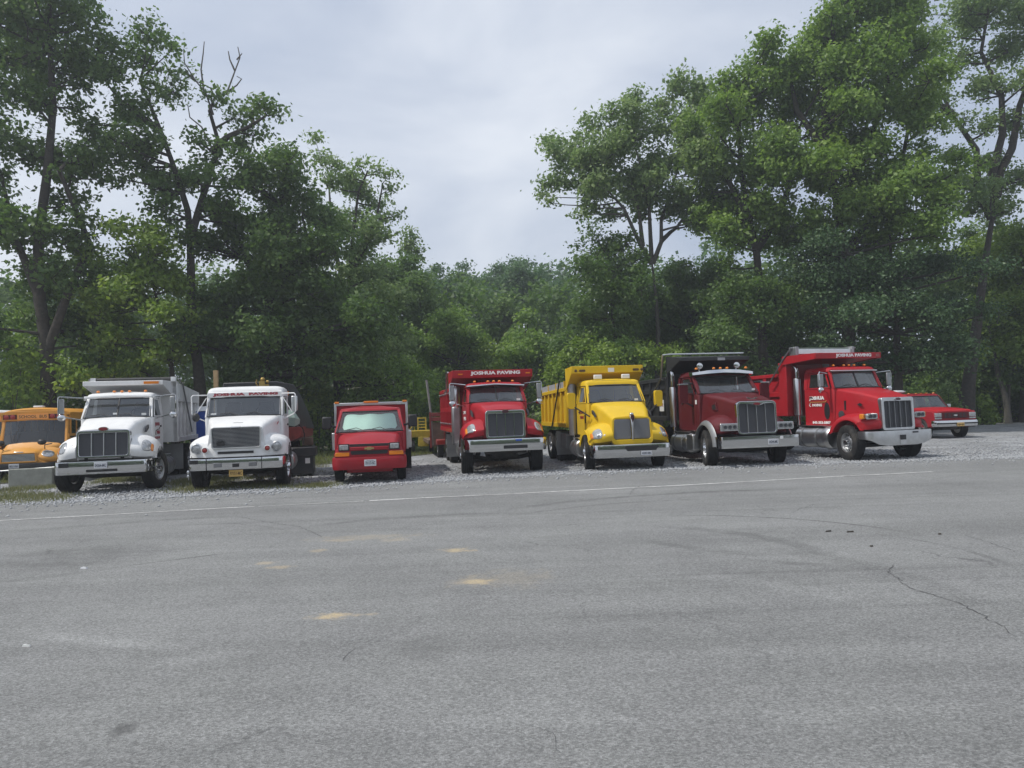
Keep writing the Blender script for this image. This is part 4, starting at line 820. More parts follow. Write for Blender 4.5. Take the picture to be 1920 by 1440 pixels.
for s in (-1, 1):
    for x in (.8, .97): obj('headlamp_reflector', MB().ell((s * x, -.92 + .35 * (x - .8), 1.0), .055, .02, .055, 12, 8), 'worn_chrome', r)
    wheel(r, s * 1.05, 0, steer=rad(-10), w=.3); wheel(r, s * .92, 4.3, dual=True, kind='rear'); wheel(r, s * .92, 5.6, dual=True, kind='rear')
    obj('mirror_arm', MB().tube([(s * .9, .35, 1.55), (s * 1.3, .62, 1.85), (s * 1.3, .66, 2.1)], .022, 8), 'black_plastic', r)
    obj('mirror', MB().loft([[(s * 1.38 + x, .6, z) for x, z in rrect(.11, 1.8, 2.28, .06, 5, .12)], [(s * 1.38 + x, .7, z) for x, z in rrect(.125, 1.79, 2.29, .06, 5, .135)], [(s * 1.38 + x, .78, z) for x, z in rrect(.11, 1.82, 2.26, .06, 5, .11)]]), 'yellow_paint', r)
    mudflap(r, s * .95, 3.55, .25, 1.05, .6, 'steel')
obj('bumper_slot', MB().loft([[(x + .2, -1.125, z) for x, z in rrect(.44, .56, .7, .04, 5, .5)], [(x + .2, -1.09, z) for x, z in rrect(.44, .56, .7, .04, 5, .5)]]), 'black_plastic', r)
plate(r, .33, -1.13, .49, '62087-MK', w=.32, h=.12)
obj('roof_vent', MB().box(-.62, .62, .93, .97, 2.6, 2.65), 'black_plastic', r)
for x in (-.38, .52): obj('roof_lamp', MB().box(x - .13, x + .13, 1.15, 1.24, 2.7, 2.84), 'paper', r, bevel=.02)
g = dump_body(r, 'yellow_paint', 2.2, 6.35, 1.2, 2.5, nrib=6, zr=2.42, visor=(1.4, 2.9, 3.13, 1.17, 2.45), board=.2, front_top=3.1, rib_w=.12)
for x in (-1.03, 1.13): obj('marker_light', MB().lathe([(.045, 0), (.045, -.02), (.01, -.03)], c=(x, 1.4, 2.99), axis='y', n=14), 'sign_letter', g)
for x in (-.82, .93): obj('guard_lamp', MB().loft([[(x + a, 1.38, z) for a, z in rrect(.1, 2.955, 3.025, .03, 4)], [(x + a, 1.4, z) for a, z in rrect(.1, 2.955, 3.025, .03, 4)]]), 'sign_letter', g)
obj('guard_tag', MB().box(.02, .22, 1.392, 1.4, 2.93, 3.06), 'paper', g)
for s in (-1, 1): obj('tarp_arm', MB().tube([(s * 1.23, 2.9, 2.75), (s * 1.25, 3.4, 2.1), (s * 1.25, 4.3, 1.15)], .026, 6), 'black_paint', r)
obj('air_cleaner', MB().tube([(-1.02, 2.05, .95), (-1.02, 2.05, 2.6)], .13, 12), 'steel', r); stack(r, -.98, 2.1, .7, 2.5, .06, (1.0, 2.1), sr=.1)
fuel_tank(r, -.95, .95, 1.8, .58, .28); fuel_tank(r, .95, .95, 1.8, .58, .28)
obj('battery_box', MB().box(-1.15, -.6, 2.6, 3.3, .5, .98), 'steel', r, bevel=.02); obj('permit_sticker', MB().box(.55, .66, .46, .466, 2.0, 2.06), 'paper', r)
text('door_lettering', 'JOSHUA', 'red_letter', r, (-.936, 1.45, 1.62), (0, -1, 0), (0, 0, 1), .55, .1, .03); text('door_lettering', 'PAVING', 'red_letter', r, (-.936, 1.4, 1.48), (0, -1, 0), (0, 0, 1), .45, .09, .03)
obj('door_window', MB().box(-.94, -.92, .7, .85, 1.35, 1.6), 'black_plastic', r)

# ------------------------------------------------------------------ maroon dump truck with separate headlamp pods
def pod_headlight(r, s, x0, x1, y, z0, z1, paint='chrome', lamps=2, depth=.22):
    p = obj('headlight', MB().loft([[(s * x, y + .05 * abs(x - x0), z) for x, z in [((x0 + x1) / 2 + a, b) for a, b in rrect((x1 - x0) / 2, z0, z1, .05, 5)]], [(s * ((x0 + x1) / 2 + a * .85), y + depth, b * .9 + (z0 + z1) / 2 * .1) for a, b in rrect((x1 - x0) / 2, z0, z1, .05, 5)]]), paint, r, bevel=.01)
    q = obj('headlight_lens', MB().loft([[(s * ((x0 + x1) / 2 + a), y - .012 + .05 * ((x0 + x1) / 2 + a - x0), b) for a, b in rrect((x1 - x0) / 2 - .035, z0 + .03, z1 - .03, .035, 5)], [(s * ((x0 + x1) / 2 + a), y + .02, b) for a, b in rrect((x1 - x0) / 2 - .03, z0 + .025, z1 - .025, .035, 5)]]), 'clear_lens', p)
    for k in range(lamps):
        xx = x0 + (x1 - x0) * (k + 1) / (lamps + 1); obj('lamp_reflector', MB().lathe([(.05, .0), (.055, -.02), (.035, -.012), (.005, .0)], c=(s * xx, y - .008, (z0 + z1) / 2), axis='y', n=16), 'grille_mesh', p)
    return p
r = thing('dump_truck', 'dark maroon dump truck with a broad chrome brow over its windscreen and black body', 'dump truck', (6.78, 22.8, 0), rad(9), 'dump trucks parked in a row')
TM = r
chassis(r, -.85, 8.0, (5.9, 7.2))
bumper(r, 'chrome', 1.17, -1.15, .55, .88, wrap=.45, rc=.07, bulge=.005, depth=.08)
cab(r, 'maroon_paint', 1.0, .93, .98, 2.13, 2.68, 2.86, .8, 1.4, 2.5, panes=1, door=(1.0, 2.2), crown=.04, front_r=.2, pillar=.06)
obj('sun_visor', MB().loft([[(-1.0, 1.42, 2.68), (-1.0, 1.18, 2.72), (-1.0, 1.2, 2.8), (-1.0, 1.5, 2.83)], [(-.5, 1.36, 2.72), (-.5, 1.08, 2.76), (-.5, 1.1, 2.86), (-.5, 1.5, 2.88)], [(0, 1.34, 2.74), (0, 1.06, 2.78), (0, 1.08, 2.88), (0, 1.5, 2.9)], [(.5, 1.36, 2.72), (.5, 1.08, 2.76), (.5, 1.1, 2.86), (.5, 1.5, 2.88)], [(1.0, 1.42, 2.68), (1.0, 1.18, 2.72), (1.0, 1.2, 2.8), (1.0, 1.5, 2.83)]]), 'chrome', r)
hood(r, 'maroon_paint', [(.85, .86, .98, 2.13, 1.0, .1, .03), (.4, .8, .86, 2.08, 1.0, .12, .05), (-.2, .7, .73, 2.0, .98, .13, .05), (-.7, .62, .65, 1.9, .95, .12, .03), (-.86, .59, .62, 1.86, .93, .1, .02)])
grille(r, .6, .92, 1.86, -.95, -.9, 3, bw=.008, bar_mat='steel', badge=None, fw=.06, r=.12)
obj('grille_trim', MB().tube([(-.53, -.99, 1.8), (-.2, -.99, 1.79), (-.12, -.995, 1.75), (0, -1.0, 1.73), (.12, -.995, 1.75), (.2, -.99, 1.79), (.53, -.99, 1.8)], .014, 6), 'chrome', r)
obj('emblem', MB().loft([[(x, -.98, z) for x, z in oval(0, 1.78, .1, .04)], [(x, -1.0, z) for x, z in oval(0, 1.78, .095, .036)]]), 'red_badge', r)
obj('hood_ornament', MB().prismy([(-.16, 1.955), (0, 1.9), (.16, 1.955), (.14, 1.975), (.02, 1.94), (-.02, 1.94), (-.14, 1.975)], -.72, -.68), 'chrome', r)
prof = [(-.82, .92), (-.84, 1.05), (-.72, 1.24), (-.4, 1.38), (0, 1.42), (.4, 1.34), (.72, 1.0), (.78, .8)]
for s in (-1, 1):
    F = Fender(prof, .5, 1.14, r=.2, vr=.3, sweep=.22, crown=.12, arch=(0, .54, .66)); F.build('fender', 'maroon_paint', r, s)
    fl = MB(); rg = []
    for k in range(19):
        t = math.pi * (-.04 + 1.02 * k / 18); c_, s_ = math.cos(t), math.sin(t); R1, R2 = .66, .8
        rg.append([(s * 1.12, R1 * c_, .54 + R1 * s_), (s * 1.24, R1 * c_, .54 + R1 * s_), (s * 1.24, (R1 + .03) * c_, .54 + (R1 + .03) * s_), (s * 1.13, R2 * c_, .54 + R2 * s_)])
    obj('fender_flare', fl.loft(rg), 'steel', r, ang=50)
    pod_headlight(r, s, .56, 1.12, -.98, 1.03, 1.25, lamps=3)
    wheel(r, s * 1.05, 0, steer=rad(-12), w=.34); wheel(r, s * .92, 5.9, dual=True, kind='rear'); wheel(r, s * .92, 7.2, dual=True, kind='rear')
    obj('hood_vent_frame', MB().prism([(-.02, 1.62), (.42, 1.56), (.42, 1.78), (.05, 1.86)], s * .74, s * .79), 'maroon_paint', r, bevel=.01); obj('hood_vent', MB().prism([(.03, 1.66), (.34, 1.62), (.34, 1.76), (.08, 1.8)], s * .78, s * .797), 'black_plastic', r)
    obj('mirror', MB().loft([[(s * 1.34 + x, 1.1, z) for x, z in rrect(.14, 1.86, 2.42, .04, 5)], [(s * 1.34 + x, 1.24, z) for x, z in rrect(.12, 1.88, 2.4, .04, 5)]]), 'maroon_paint', r, bevel=.01); obj('mirror_cap', MB().box(s * 1.34 - .15, s * 1.34 + .15, 1.08, 1.26, 2.42, 2.46), 'chrome', r, bevel=.01)
    obj('mirror_arm', MB().tube([(s * 1.02, 1.2, 2.46), (s * 1.3, 1.18, 2.48)], .03, 6).tube([(s * 1.0, 1.2, 1.75), (s * 1.3, 1.18, 1.9)], .025, 6), 'black_plastic', r)
    stack(r, s * 1.1, 2.66, .9, 2.95, .075, (1.1, 2.4), sr=.115)
    obj('work_lamp', MB().lathe([(.02, .1), (.08, .06), (.1, 0), (.09, -.02), (.02, -.03)], c=(s * .62, 1.5, 3.02), axis='y', n=20).tube([(s * .62, 1.55, 2.86), (s * .62, 1.55, 2.96)], .02, 6), 'chrome', r)
    fuel_tank(r, s * .95, 1.35, 2.7, .62, .31)
    obj('cab_step', MB().box(min(s * .75, s * 1.22), max(s * .75, s * 1.22), .85, 1.35, .42, .9), 'worn_chrome', r, bevel=.03)
marker_lights(r, (-.8, -.22, 0, .22, .85), 1.36, 2.93)
obj('door_sticker', MB().box(-1.02, -1.013, .9, 1.02, 1.82, 1.95), 'paper', r); obj('permit_sticker', MB().box(.78, .88, .86, .866, 2.2, 2.26), 'paper', r)
plate(r, .36, -1.16, .7, '64244-MK'); obj('bumper_sticker', MB().box(.58, .66, -1.165, -1.155, .77, .85), 'paper', r)
g = dump_body(r, 'black_paint', 2.95, 8.0, 1.3, 2.75, nrib=6, hband=2.3, visor=(1.75, 3.2, 3.32, 1.18, 2.85), front_top=3.42, zr=2.7)
obj('body_decal', MB().box(-1.235, -1.222, 3.2, 3.6, 1.62, 2.0), 'paper', r); text('decal_lettering', 'KEEP BACK', 'red_letter', r, (-1.236, 3.56, 1.78), (0, -1, 0), (0, 0, 1), .32, .1, .01)
obj('tarp_bow', MB().tube([(-1.32, 2.9, 3.48), (-1.1, 2.86, 3.5), (1.15, 2.1, 3.44)], .028, 8), 'aluminium', r)
obj('tarp_arm', MB().tube([(-1.32, 2.9, 3.48), (-1.33, 3.1, 2.7), (-1.33, 5.2, 1.5)], .032, 8), 'aluminium', r)
obj('guard_tag', MB().box(.1, .34, 1.735, 1.75, 3.2, 3.29), 'grey_board', g)
for s in (-1, 1): mudflap(r, s * .92, 5.15, .25, 1.05, .62)
obj('grab_rail', MB().tube([(-1.06, 2.75, 1.4), (-1.06, 2.75, 2.5)], .018, 6), 'chrome', r)

# ------------------------------------------------------------------ scarlet dump truck, square hood
r = thing('dump_truck', 'scarlet dump truck with a square chrome grille and open red body, ending the row', 'dump truck', (11.05, 23.3, 0), rad(18), 'dump trucks parked in a row')
TS = r
chassis(r, -.6, 7.9, (5.6, 6.9))
bumper(r, 'worn_chrome', 1.2, -.9, .44, .87, wrap=.25, rc=.2, bulge=.01, taper=.2)
obj('tow_recess', MB().box(-.08, .1, -.94, -.9, .6, .74), 'black_plastic', r); obj('bumper_label', MB().box(-.1, .14, -.925, -.89, .47, .57), 'worn_chrome', r)
obj('bumper_scuff', MB().box(.38, .58, -.922, -.9, .78, .83), 'grille_mesh', r)
cab(r, 'scarlet_paint', .95, .87, .98, 2.18, 2.7, 2.86, .75, 1.0, 2.12, panes=2, door=(.84, 1.9), crown=.03, pillar=.05)
obj('roof_brow', MB().box(-.89, .89, .88, 1.02, 2.7, 2.74), 'worn_chrome', r, bevel=.015)
hood(r, 'scarlet_paint', [(.8, .85, .94, 2.16, 1.0, .08, .02), (.55, .81, .87, 2.13, 1.0, .08, .03), (.0, .72, .75, 2.03, 1.0, .09, .03), (-.45, .63, .66, 1.92, .95, .09, .02), (-.68, .58, .61, 1.84, .92, .07, .01)])
grille(r, .59, .88, 1.84, -.76, -.73, 4, bw=.007, bar_mat='steel', frame='worn_chrome', badge='dark_badge', fw=.09, r=.07)
prof = [(-.74, .9), (-.76, 1.02), (-.68, 1.18), (-.38, 1.32), (0, 1.36), (.4, 1.3), (.74, 1.05), (.84, .82)]
for s in (-1, 1):
    F = Fender(prof, .5, 1.2, r=.15, vr=.5, sweep=.25, crown=.05, arch=(0, .54, .66)); F.build('fender', 'scarlet_paint', r, s)
    pod_headlight(r, s, .68, 1.1, -.72, 1.22, 1.39, lamps=2, depth=.3); obj('turn_signal', MB().box(s * 1.13 - .035, s * 1.13 + .035, -.66, -.5, 1.23, 1.38), 'amber_lens', r, bevel=.02)
    wheel(r, s * 1.05, 0, steer=rad(-10), w=.34); wheel(r, s * .92, 5.6, dual=True, kind='rear'); wheel(r, s * .92, 6.9, dual=True, kind='rear')
    west_mirror(r, s, .95, .85, 2.2, 2.66, 1.38, w=.2)
    stack(r, s * 1.02, 2.35, 1.0, 2.95, .07, (1.35, 2.55), sr=.12)
    fuel_tank(r, s * .94, .95, 2.3, .66, .33); obj('tank_box', MB().lathe([(.05, .72), (.33, .74), (.36, .8), (.36, 1.0), (.33, 1.06), (.05, 1.08)], c=(s * .94, 0, .66), axis='y', n=24), 'worn_chrome', r)
    mudflap(r, s * .92, 4.9, .25, 1.05, .62); obj('hood_latch', MB().box(s * .81 - .02, s * .81 + .02, .4, .46, 1.5, 1.78), 'black_plastic', r)
    obj('air_intake', MB().lathe([(.12, 0), (.12, .02), (.02, .03)] if s > 0 else [(.12, 0), (.12, -.02), (.02, -.03)], c=(s * .885, .52, 1.36), axis='x', n=18), 'grille_mesh', r)
    obj('hood_mark', MB().prism([(-.12, 1.6), (0, 1.66), (-.12, 1.7), (-.22, 1.64)], s * .745, s * .765), 'black_plastic', r)
obj('door_window', MB().prism([(y, z) for y, z in oval(1.05, 1.48, .12, .26, 16)], -.978, -.96), 'black_plastic', r)
text('door_lettering', 'JOSHUA', 'white_letter', r, (-.98, 1.84, 1.8), (0, -1, 0), (0, 0, 1), .7, .15, .06); text('door_lettering', 'PAVING', 'white_letter', r, (-.98, 1.7, 1.62), (0, -1, 0), (0, 0, 1), .44, .09, .05); text('door_lettering', '845-353-5807', 'white_letter', r, (-.98, 1.72, 1.07), (0, -1, 0), (0, 0, 1), .82, .09, .04)
obj('door_swoosh', MB().tube([(-.98, 1.05, 1.8), (-.98, 1.1, 1.76), (-.98, 1.8, 1.76)], .01, 4), 'gold_letter', r); obj('door_swoosh', MB().tube([(-.98, 1.8, 1.72), (-.98, 1.84, 1.66), (-.98, 1.78, 1.62)], .012, 4), 'white_letter', r)
g = dump_body(r, 'scarlet_paint', 2.75, 7.9, 1.32, 2.75, nrib=5, zr=2.72, hband=2.05, visor=(1.1, 3.12, 3.3, 1.28, 3.02), front_top=3.3, rib_w=.16)
text('guard_lettering', 'JOSHUA PAVING', 'white_letter', g, (-.5, 1.096, 3.14), (1, 0, 0), (0, 0, 1), 1.38, .13, .055, .008)
obj('marker_light', MB().box(1.05, 1.2, 1.085, 1.1, 3.17, 3.25), 'red_lens', g)
for s in (-1, 1): obj('body_corner', MB().box(min(s * 1.0, s * 1.235), max(s * 1.0, s * 1.235), 2.6, 3.0, 1.32, 3.1), 'scarlet_paint', r, bevel=.02)
obj('tarp_housing', MB().prism([(2.1, 3.34), (2.35, 3.34), (2.4, 3.5), (2.22, 3.56), (2.1, 3.5)], -1.12, 1.0), 'aluminium', r, bevel=.01)
for x0, x1 in ((-1.24, -1.12), (1.0, 1.1)): obj('tarp_motor', MB().box(x0, x1, 2.06, 2.4, 3.3, 3.58), 'steel', r, bevel=.01)
for s in (-1, 1): obj('tarp_arm', MB().tube([(s * 1.28, 2.22, 3.56), (s * 1.3, 2.65, 3.2), (s * 1.3, 3.9, 1.95)], .026, 6), 'steel', r)
for x in (-.45, .6): obj('guard_lamp', MB().box(x - .1, x + .1, 1.6, 1.66, 2.88, 2.98), 'grey_mesh', r)
marker_lights(r, (-.6, -.2, 0, .2, .6), 1.12, 2.9)
obj('dash_paper', MB().hexa([(.2, .92, 2.22), (.75, .92, 2.22), (.75, .94, 2.22), (.2, .94, 2.22)], [(.15, 1.1, 2.64), (.62, 1.1, 2.64), (.62, 1.12, 2.64), (.15, 1.12, 2.64)]), 'grey_board', r)

# ------------------------------------------------------------------ red pickup beyond the row
r = thing('pickup_truck', 'older red pickup with roof marker lights, parked farther back at the edge of the wood', 'pickup truck', (18.75, 33.7, 0), rad(6))
def side_prof(zt0, zt1):
    top = [(-.88, .55), (-.9, .98), (-.84, 1.16), (.7, zt0), (2.55, zt1), (4.6, zt1), (4.62, .55)]
    low = [(3.95, .5)] + [(3.45 + .46 * math.cos(t), .42 + .46 * math.sin(t)) for t in np.linspace(.1, math.pi - .1, 10)] + [(2.9, .45), (.6, .45)] + [(.46 * math.cos(t), .42 + .46 * math.sin(t)) for t in np.linspace(.1, math.pi - .1, 10)] + [(-.55, .5)]
    return top + low
for s in (-1, 1):
    obj('body_side', MB().prism(side_prof(1.3, 1.28), s * .72, s * .97), 'crimson_paint', r, bevel=.03)
    wheel(r, s * .82, 0, R=.42, w=.28, kind='car'); wheel(r, s * .82, 3.45, R=.42, w=.28, kind='car')
    h = obj('headlight', MB().box(s * .78 - .15, s * .78 + .15, -.94, -.84, .92, 1.1), 'clear_lens', r, bevel=.02); obj('turn_signal', MB().box(s * .78 - .15, s * .78 + .15, -.93, -.84, .84, .9), 'clear_lens', r)
    obj('mirror', MB().box(s * 1.08 - .09, s * 1.08 + .09, .95, 1.0, 1.32, 1.46), 'chrome', r, bevel=.02)
hood(r, 'scarlet_paint', [(.8, .86, .9, 1.32, .7, .06, .03), (0, .84, .88, 1.29, .7, .07, .04), (-.8, .8, .86, 1.22, .7, .06, .03), (-.88, .8, .86, 1.17, .7, .04, .01)])
cab(r, 'crimson_paint', .93, .78, .5, 1.3, 1.84, 1.95, .72, 1.2, 2.5, panes=1, door=(.8, 2.0), crown=.03, front_r=.2, pillar=.035)
gr = obj('grille_surround', MB().box(-.62, .62, -.92, -.88, .86, 1.12), 'maroon_paint', r)
obj('grille_mesh', MB().box(-.52, .52, -.925, -.91, .9, 1.08), 'black_plastic', gr)
for k in range(7): obj('grille_bar', MB().box(-.52 + k * .165, -.5 + k * .165, -.935, -.92, .9, 1.08), 'maroon_paint', gr)
for z in (.955, 1.02): obj('grille_bar', MB().box(-.52, .52, -.937, -.92, z, z + .015), 'maroon_paint', gr)
obj('emblem', MB().loft([[(x, -.92, z) for x, z in oval(0, .99, .09, .035)], [(x, -.945, z) for x, z in oval(0, .99, .085, .032)]]), 'aluminium', gr)
bumper(r, 'chrome', .98, -1.02, .52, .78, wrap=.1, rc=.15, bulge=.03); obj('bumper_strip', MB().box(-.95, .95, -1.07, -1.05, .62, .68), 'black_plastic', r)
plate(r, .12, -1.08, .6, 'NEW 4471', 'gold_plate', 'sign_letter', .32, .16)
obj('front_axle', MB().tube([(-.8, 0, .4), (.8, 0, .4)], .07, 8).box(-.4, .4, -.6, 2.5, .38, .6), 'chassis', r)
marker_lights(r, (-.6, -.25, 0, .25, .6), 1.32, 1.97, 'amber_lens', (.06, .06, .03))
obj('beacon', MB().ell((-.55, 2.2, 2.08), .38, .16, .08, 16, 8), 'white_paint', r); obj('bed_floor', MB().box(-.75, .75, 2.6, 4.6, .75, .8), 'chassis', r); obj('bed_front', MB().box(-.75, .75, 2.55, 2.6, .75, 1.25), 'crimson_paint', r)

# ------------------------------------------------------------------ school buses
def school_bus(loc, a):
    r = thing('school_bus', 'small yellow school bus facing out behind the concrete blocks', 'school bus', loc, a, 'school buses')
    chassis(r, -.7, 6.2, (4.6,), z=.6, w=.4)
    bumper(r, 'black_paint', 1.1, -1.05, .36, .58, wrap=.3, rc=.2)
    hood(r, 'bus_yellow', [(.55, .92, 1.0, 1.2, .5, .2, .06), (.1, .82, 1.0, 1.14, .5, .22, .07), (-.5, .7, .98, 1.04, .5, .22, .06), (-.85, .58, .92, .97, .5, .2, .04), (-.95, .5, .85, .9, .5, .16, .02)])
    g = obj('grille_surround', MB().frame(rrect(.56, .6, .93, .05, 5, .52), rrect(.5, .64, .89, .03, 5, .48), -1.0, -.9), 'bus_yellow', r, bevel=.008); obj('grille_backing', MB().box(-.5, .5, -.965, -.94, .64, .9), 'black_plastic', g)
    for k in range(6): obj('grille_slat', MB().box(-.48, .48, -.99, -.96, .655 + k * .04, .675 + k * .04), 'aluminium', g)
    obj('hood_badge', MB().box(-.14, .14, -.99, -.93, .93, .965), 'aluminium', r, bevel=.01)
    prof = [(-.9, .56), (-.92, .68), (-.7, .86), (-.3, .98), (.1, 1.0), (.45, .88), (.6, .6)]
    for s in (-1, 1):
        F = Fender(prof, .55, 1.12, r=.16, vr=.3, sweep=.25, crown=.08, arch=(0, .4, .46)); F.build('fender', 'bus_yellow', r, s); F.patch('headlight', 'clear_lens', r, s, .1, .3, .15, .75, off=.014)
        wheel(r, s * .96, 0, R=.4, w=.24, kind='car'); wheel(r, s * .9, 4.6, R=.4, w=.24, kind='car', dual=True)
        obj('mirror_arm', MB().tube([(s * .6, -.35, 1.0), (s * .72, -.75, 1.16), (s * .95, -.8, 1.2)], .018, 6), 'black_plastic', r); obj('cross_mirror', MB().ell((s * .62, -.7, 1.26), .14, .1, .1), 'black_plastic', r)
        obj('side_panel', MB().box(min(s * 1.04, s * 1.1), max(s * 1.04, s * 1.1), .6, 6.6, .5, 1.5), 'bus_yellow', r)
        obj('window_header', MB().box(min(s * 1.04, s * 1.1), max(s * 1.04, s * 1.1), .8, 6.6, 2.02, 2.2), 'bus_yellow', r)
        for k in range(9): obj('window_post', MB().box(min(s * 1.04, s * 1.095), max(s * 1.04, s * 1.095), .85 + k * .71, .93 + k * .71, 1.5, 2.02), 'bus_yellow', r)
        for k in range(8): obj('side_window', MB().box(min(s * 1.06, s * 1.075), max(s * 1.06, s * 1.075), .93 + k * .71, 1.56 + k * .71, 1.5, 2.02), 'dark_glass', r)
        obj('rub_rail', MB().box(min(s * 1.1, s * 1.115), max(s * 1.1, s * 1.115), .7, 6.6, 1.36, 1.41), 'black_paint', r)
        obj('windscreen_pillar', MB().tube([(s * 1.03, .55, 1.18), (s * .98, .82, 2.05)], .06, 6), 'bus_yellow', r)
    roof = []
    for y, k in ((.72, .06), (.9, 0.), (6.5, 0.), (6.65, .08)):
        roof.append([(1.1 * math.cos(t) if abs(math.cos(t)) < .98 else math.copysign(1.1, math.cos(t)), y, 2.18 + (.28 - k) * max(0, math.sin(t)) ** .7) for t in np.linspace(0, math.pi, 17)])
    obj('roof', MB().loft(roof), 'bus_yellow', r, ang=45)
    sp = [(x, z) for x, z in rrect(1.06, 2.0, 2.34, .08, 5, .92)]
    sg = obj('front_header', MB().loft([[(x, .7, z) for x, z in sp], [(x, .9, z) for x, z in sp]]), 'bus_yellow', r, bevel=.01)
    for x0, x1 in ((-1.0, -.57), (.44, .9)): obj('lamp_panel', MB().box(x0, x1, .685, .7, 2.06, 2.22), 'dark_badge', sg)
    si = obj('sign_board', MB().box(-.55, .42, .675, .7, 2.05, 2.24), 'orange_sign', r); text('sign_lettering', 'SCHOOL  BUS', 'sign_letter', si, (-.5, .672, 2.09), (1, 0, 0), (0, 0, 1), .88, .11, .01)
    for x0, x1 in ((-.98, -.8), (-.78, -.6), (.47, .65), (.67, .86)): obj('warning_lamp', MB().lathe([(.085, 0), (.085, -.03), (.02, -.05)], c=((x0 + x1) / 2, .686, 2.14), axis='y', n=18), 'red_lens', sg)
    obj('roof_vent', MB().box(-.16, .16, 1.0, 1.3, 2.46, 2.53), 'white_paint', r, bevel=.03)
    m = MB(); rw = []
    for k in range(11):
        f = -1 + 2 * k / 10; cv = -.14 * (1 - f * f); rw.append([(.99 * f, .56 + cv, 1.18), (.95 * f, .78 + cv * .6, 2.02)])
    obj('windscreen', m.loft(rw, closed=False, cap=(False, False)), 'bus_glass', r)
    obj('dashboard', MB().box(-.95, .95, .6, .95, .9, 1.2), 'interior', r); obj('bus_interior', MB().box(-1.0, 1.0, 1.0, 6.5, .5, 1.1), 'interior', r); obj('rear_wall', MB().box(-1.04, 1.04, 6.58, 6.62, .5, 2.2), 'interior', r)
    for yy in (1.9, 2.7, 3.5, 4.3, 5.1):
        for sx in (-.6, .6): obj('seat', MB().box(sx - .38, sx + .38, yy, yy + .12, 1.1, 1.62), 'seat_cloth', r, bevel=.04)
    obj('wiper', MB().tube([(-.62, .36, 1.22), (-.5, .45, 1.6), (-.36, .58, 1.96)], .01, 5).tube([(-.62, .36, 1.22), (-.72, .48, 1.62)], .008, 5), 'black_plastic', r); obj('wiper', MB().tube([(.55, .36, 1.24), (.0, .38, 1.24), (-.3, .4, 1.25)], .012, 5), 'black_plastic', r)
    plate(r, -.1, -1.1, .5, '88213-BA', w=.3, h=.15)
    return r
def children_of(o): return [c for c in bpy.data.objects if c.parent == o]
def copy_tree(o, parent=None):
    kids = children_of(o); c = o.copy(); COL.objects.link(c); c.parent = parent
    for k in kids: copy_tree(k, c)
    return c
g_ = at(34, 858, 25.6); ab = rad(15)
bus = school_bus((g_[0] - math.sin(ab), g_[1] + math.cos(ab), 0), ab)
b2 = copy_tree(bus); b2.location = (bus.location.x - 2.75, bus.location.y + 1.6, 0); b2['label'] = 'second school bus with a white roof, cut off by the edge of the view'
for c in children_of(b2):
    if c.name.startswith('roof') and 'vent' not in c.name: c.data = c.data.copy(); c.data.materials[0] = MAT['white_paint']

# ------------------------------------------------------------------ concrete blocks and a steel rail in front of the buses
for (px, py), w_, lab in (((57, 913), 1.2, 'grey concrete block in front of the yellow school bus'), ((-64, 926), 1.3, 'concrete block at the very edge of the lot, beside the weeds')):
    g = gnd(px, py); t = obj('concrete_block', MB().prism([(0, -.02), (.55, -.02), (.53, .53), (.02, .55)], -w_ / 2, w_ / 2), 'concrete', bevel=.025); t.location = (g[0], g[1], 0); t.rotation_euler = (0, 0, rad(12)); tag(t, lab, 'concrete block', 'concrete blocks along the lot')
g0, g1 = at(-60, 888, 23.9), at(104, 876, 24.3)
t = obj('steel_rail', MB().tube([g0, g1], .025, 8), 'steel'); tag(t, 'thin grey rail lying across the concrete blocks', 'rail')
g = gnd(101, 912); t = obj('steel_post', MB().box(-.07, .07, 0, .3, -.02, .62), 'rust_brown', bevel=.01); t.location = (g[0], g[1] + .3, 0); tag(t, 'dark rusty steel post at the end of the concrete block', 'post')

# ------------------------------------------------------------------ blue cabin, timber post, trailer, yellow machine
g = at(392, 800, 28.2); r = thing('portable_toilet', 'tall blue plastic cabin glimpsed between the two white trucks', 'cabin', (g[0], 28.2, 0), rad(12))
obj('cabin_shell', MB().box(-.55, .55, -.55, .55, 0, 2.15), 'blue_plastic', r, bevel=.03); obj('roof', MB().loft([[(x, y, 2.15) for x, y in rrect(.58, -.58, .58, .1)], [(x, y, 2.32) for x, y in rrect(.4, -.4, .4, .15)]]), 'white_paint', r)
d = obj('door', MB().box(-.38, .38, -.575, -.55, .12, 2.0), 'blue_plastic', r, bevel=.01); obj('door_handle', MB().box(.26, .32, -.6, -.575, 1.0, 1.15), 'white_paint', d)
for x in (-.47, .47): obj('corner_rib', MB().box(x - .04, x + .04, -.58, -.55, .05, 2.1), 'blue_plastic', r)
g = at(406, 760, 25.4); t = obj('timber_post', MB().box(-.07, .07, -.05, .05, 1.2, 3.45), 'wood', bevel=.008); t.location = (g[0], 25.4, 0); tag(t, 'tan wooden post sticking up behind the white truck with round headlights', 'post')
r = thing('equipment_trailer', 'rusty equipment trailer with red top rail and mudguard, half hidden behind a red dump truck', 'trailer', (-2.95, 31.2, 0), rad(10))
obj('ramp_panel', MB().box(-.42, .7, -.06, 0, .45, 1.42), 'rust_brown', r, bevel=.01)
for x in (-.42, .14, .66): obj('ramp_post', MB().box(x - .03, x + .03, -.1, -.06, .4, 1.85), 'rust_red', r)
for z in (1.48, 1.66): obj('ramp_rail', MB().box(-.45, .72, -.09, 0, z, z + .15), 'rust_red', r, bevel=.01)
obj('stake', MB().tube([(-.33, -.02, .5), (-.38, -.02, 1.8), (-.52, -.02, 3.15)], .05, 8), 'pole_grey', r)
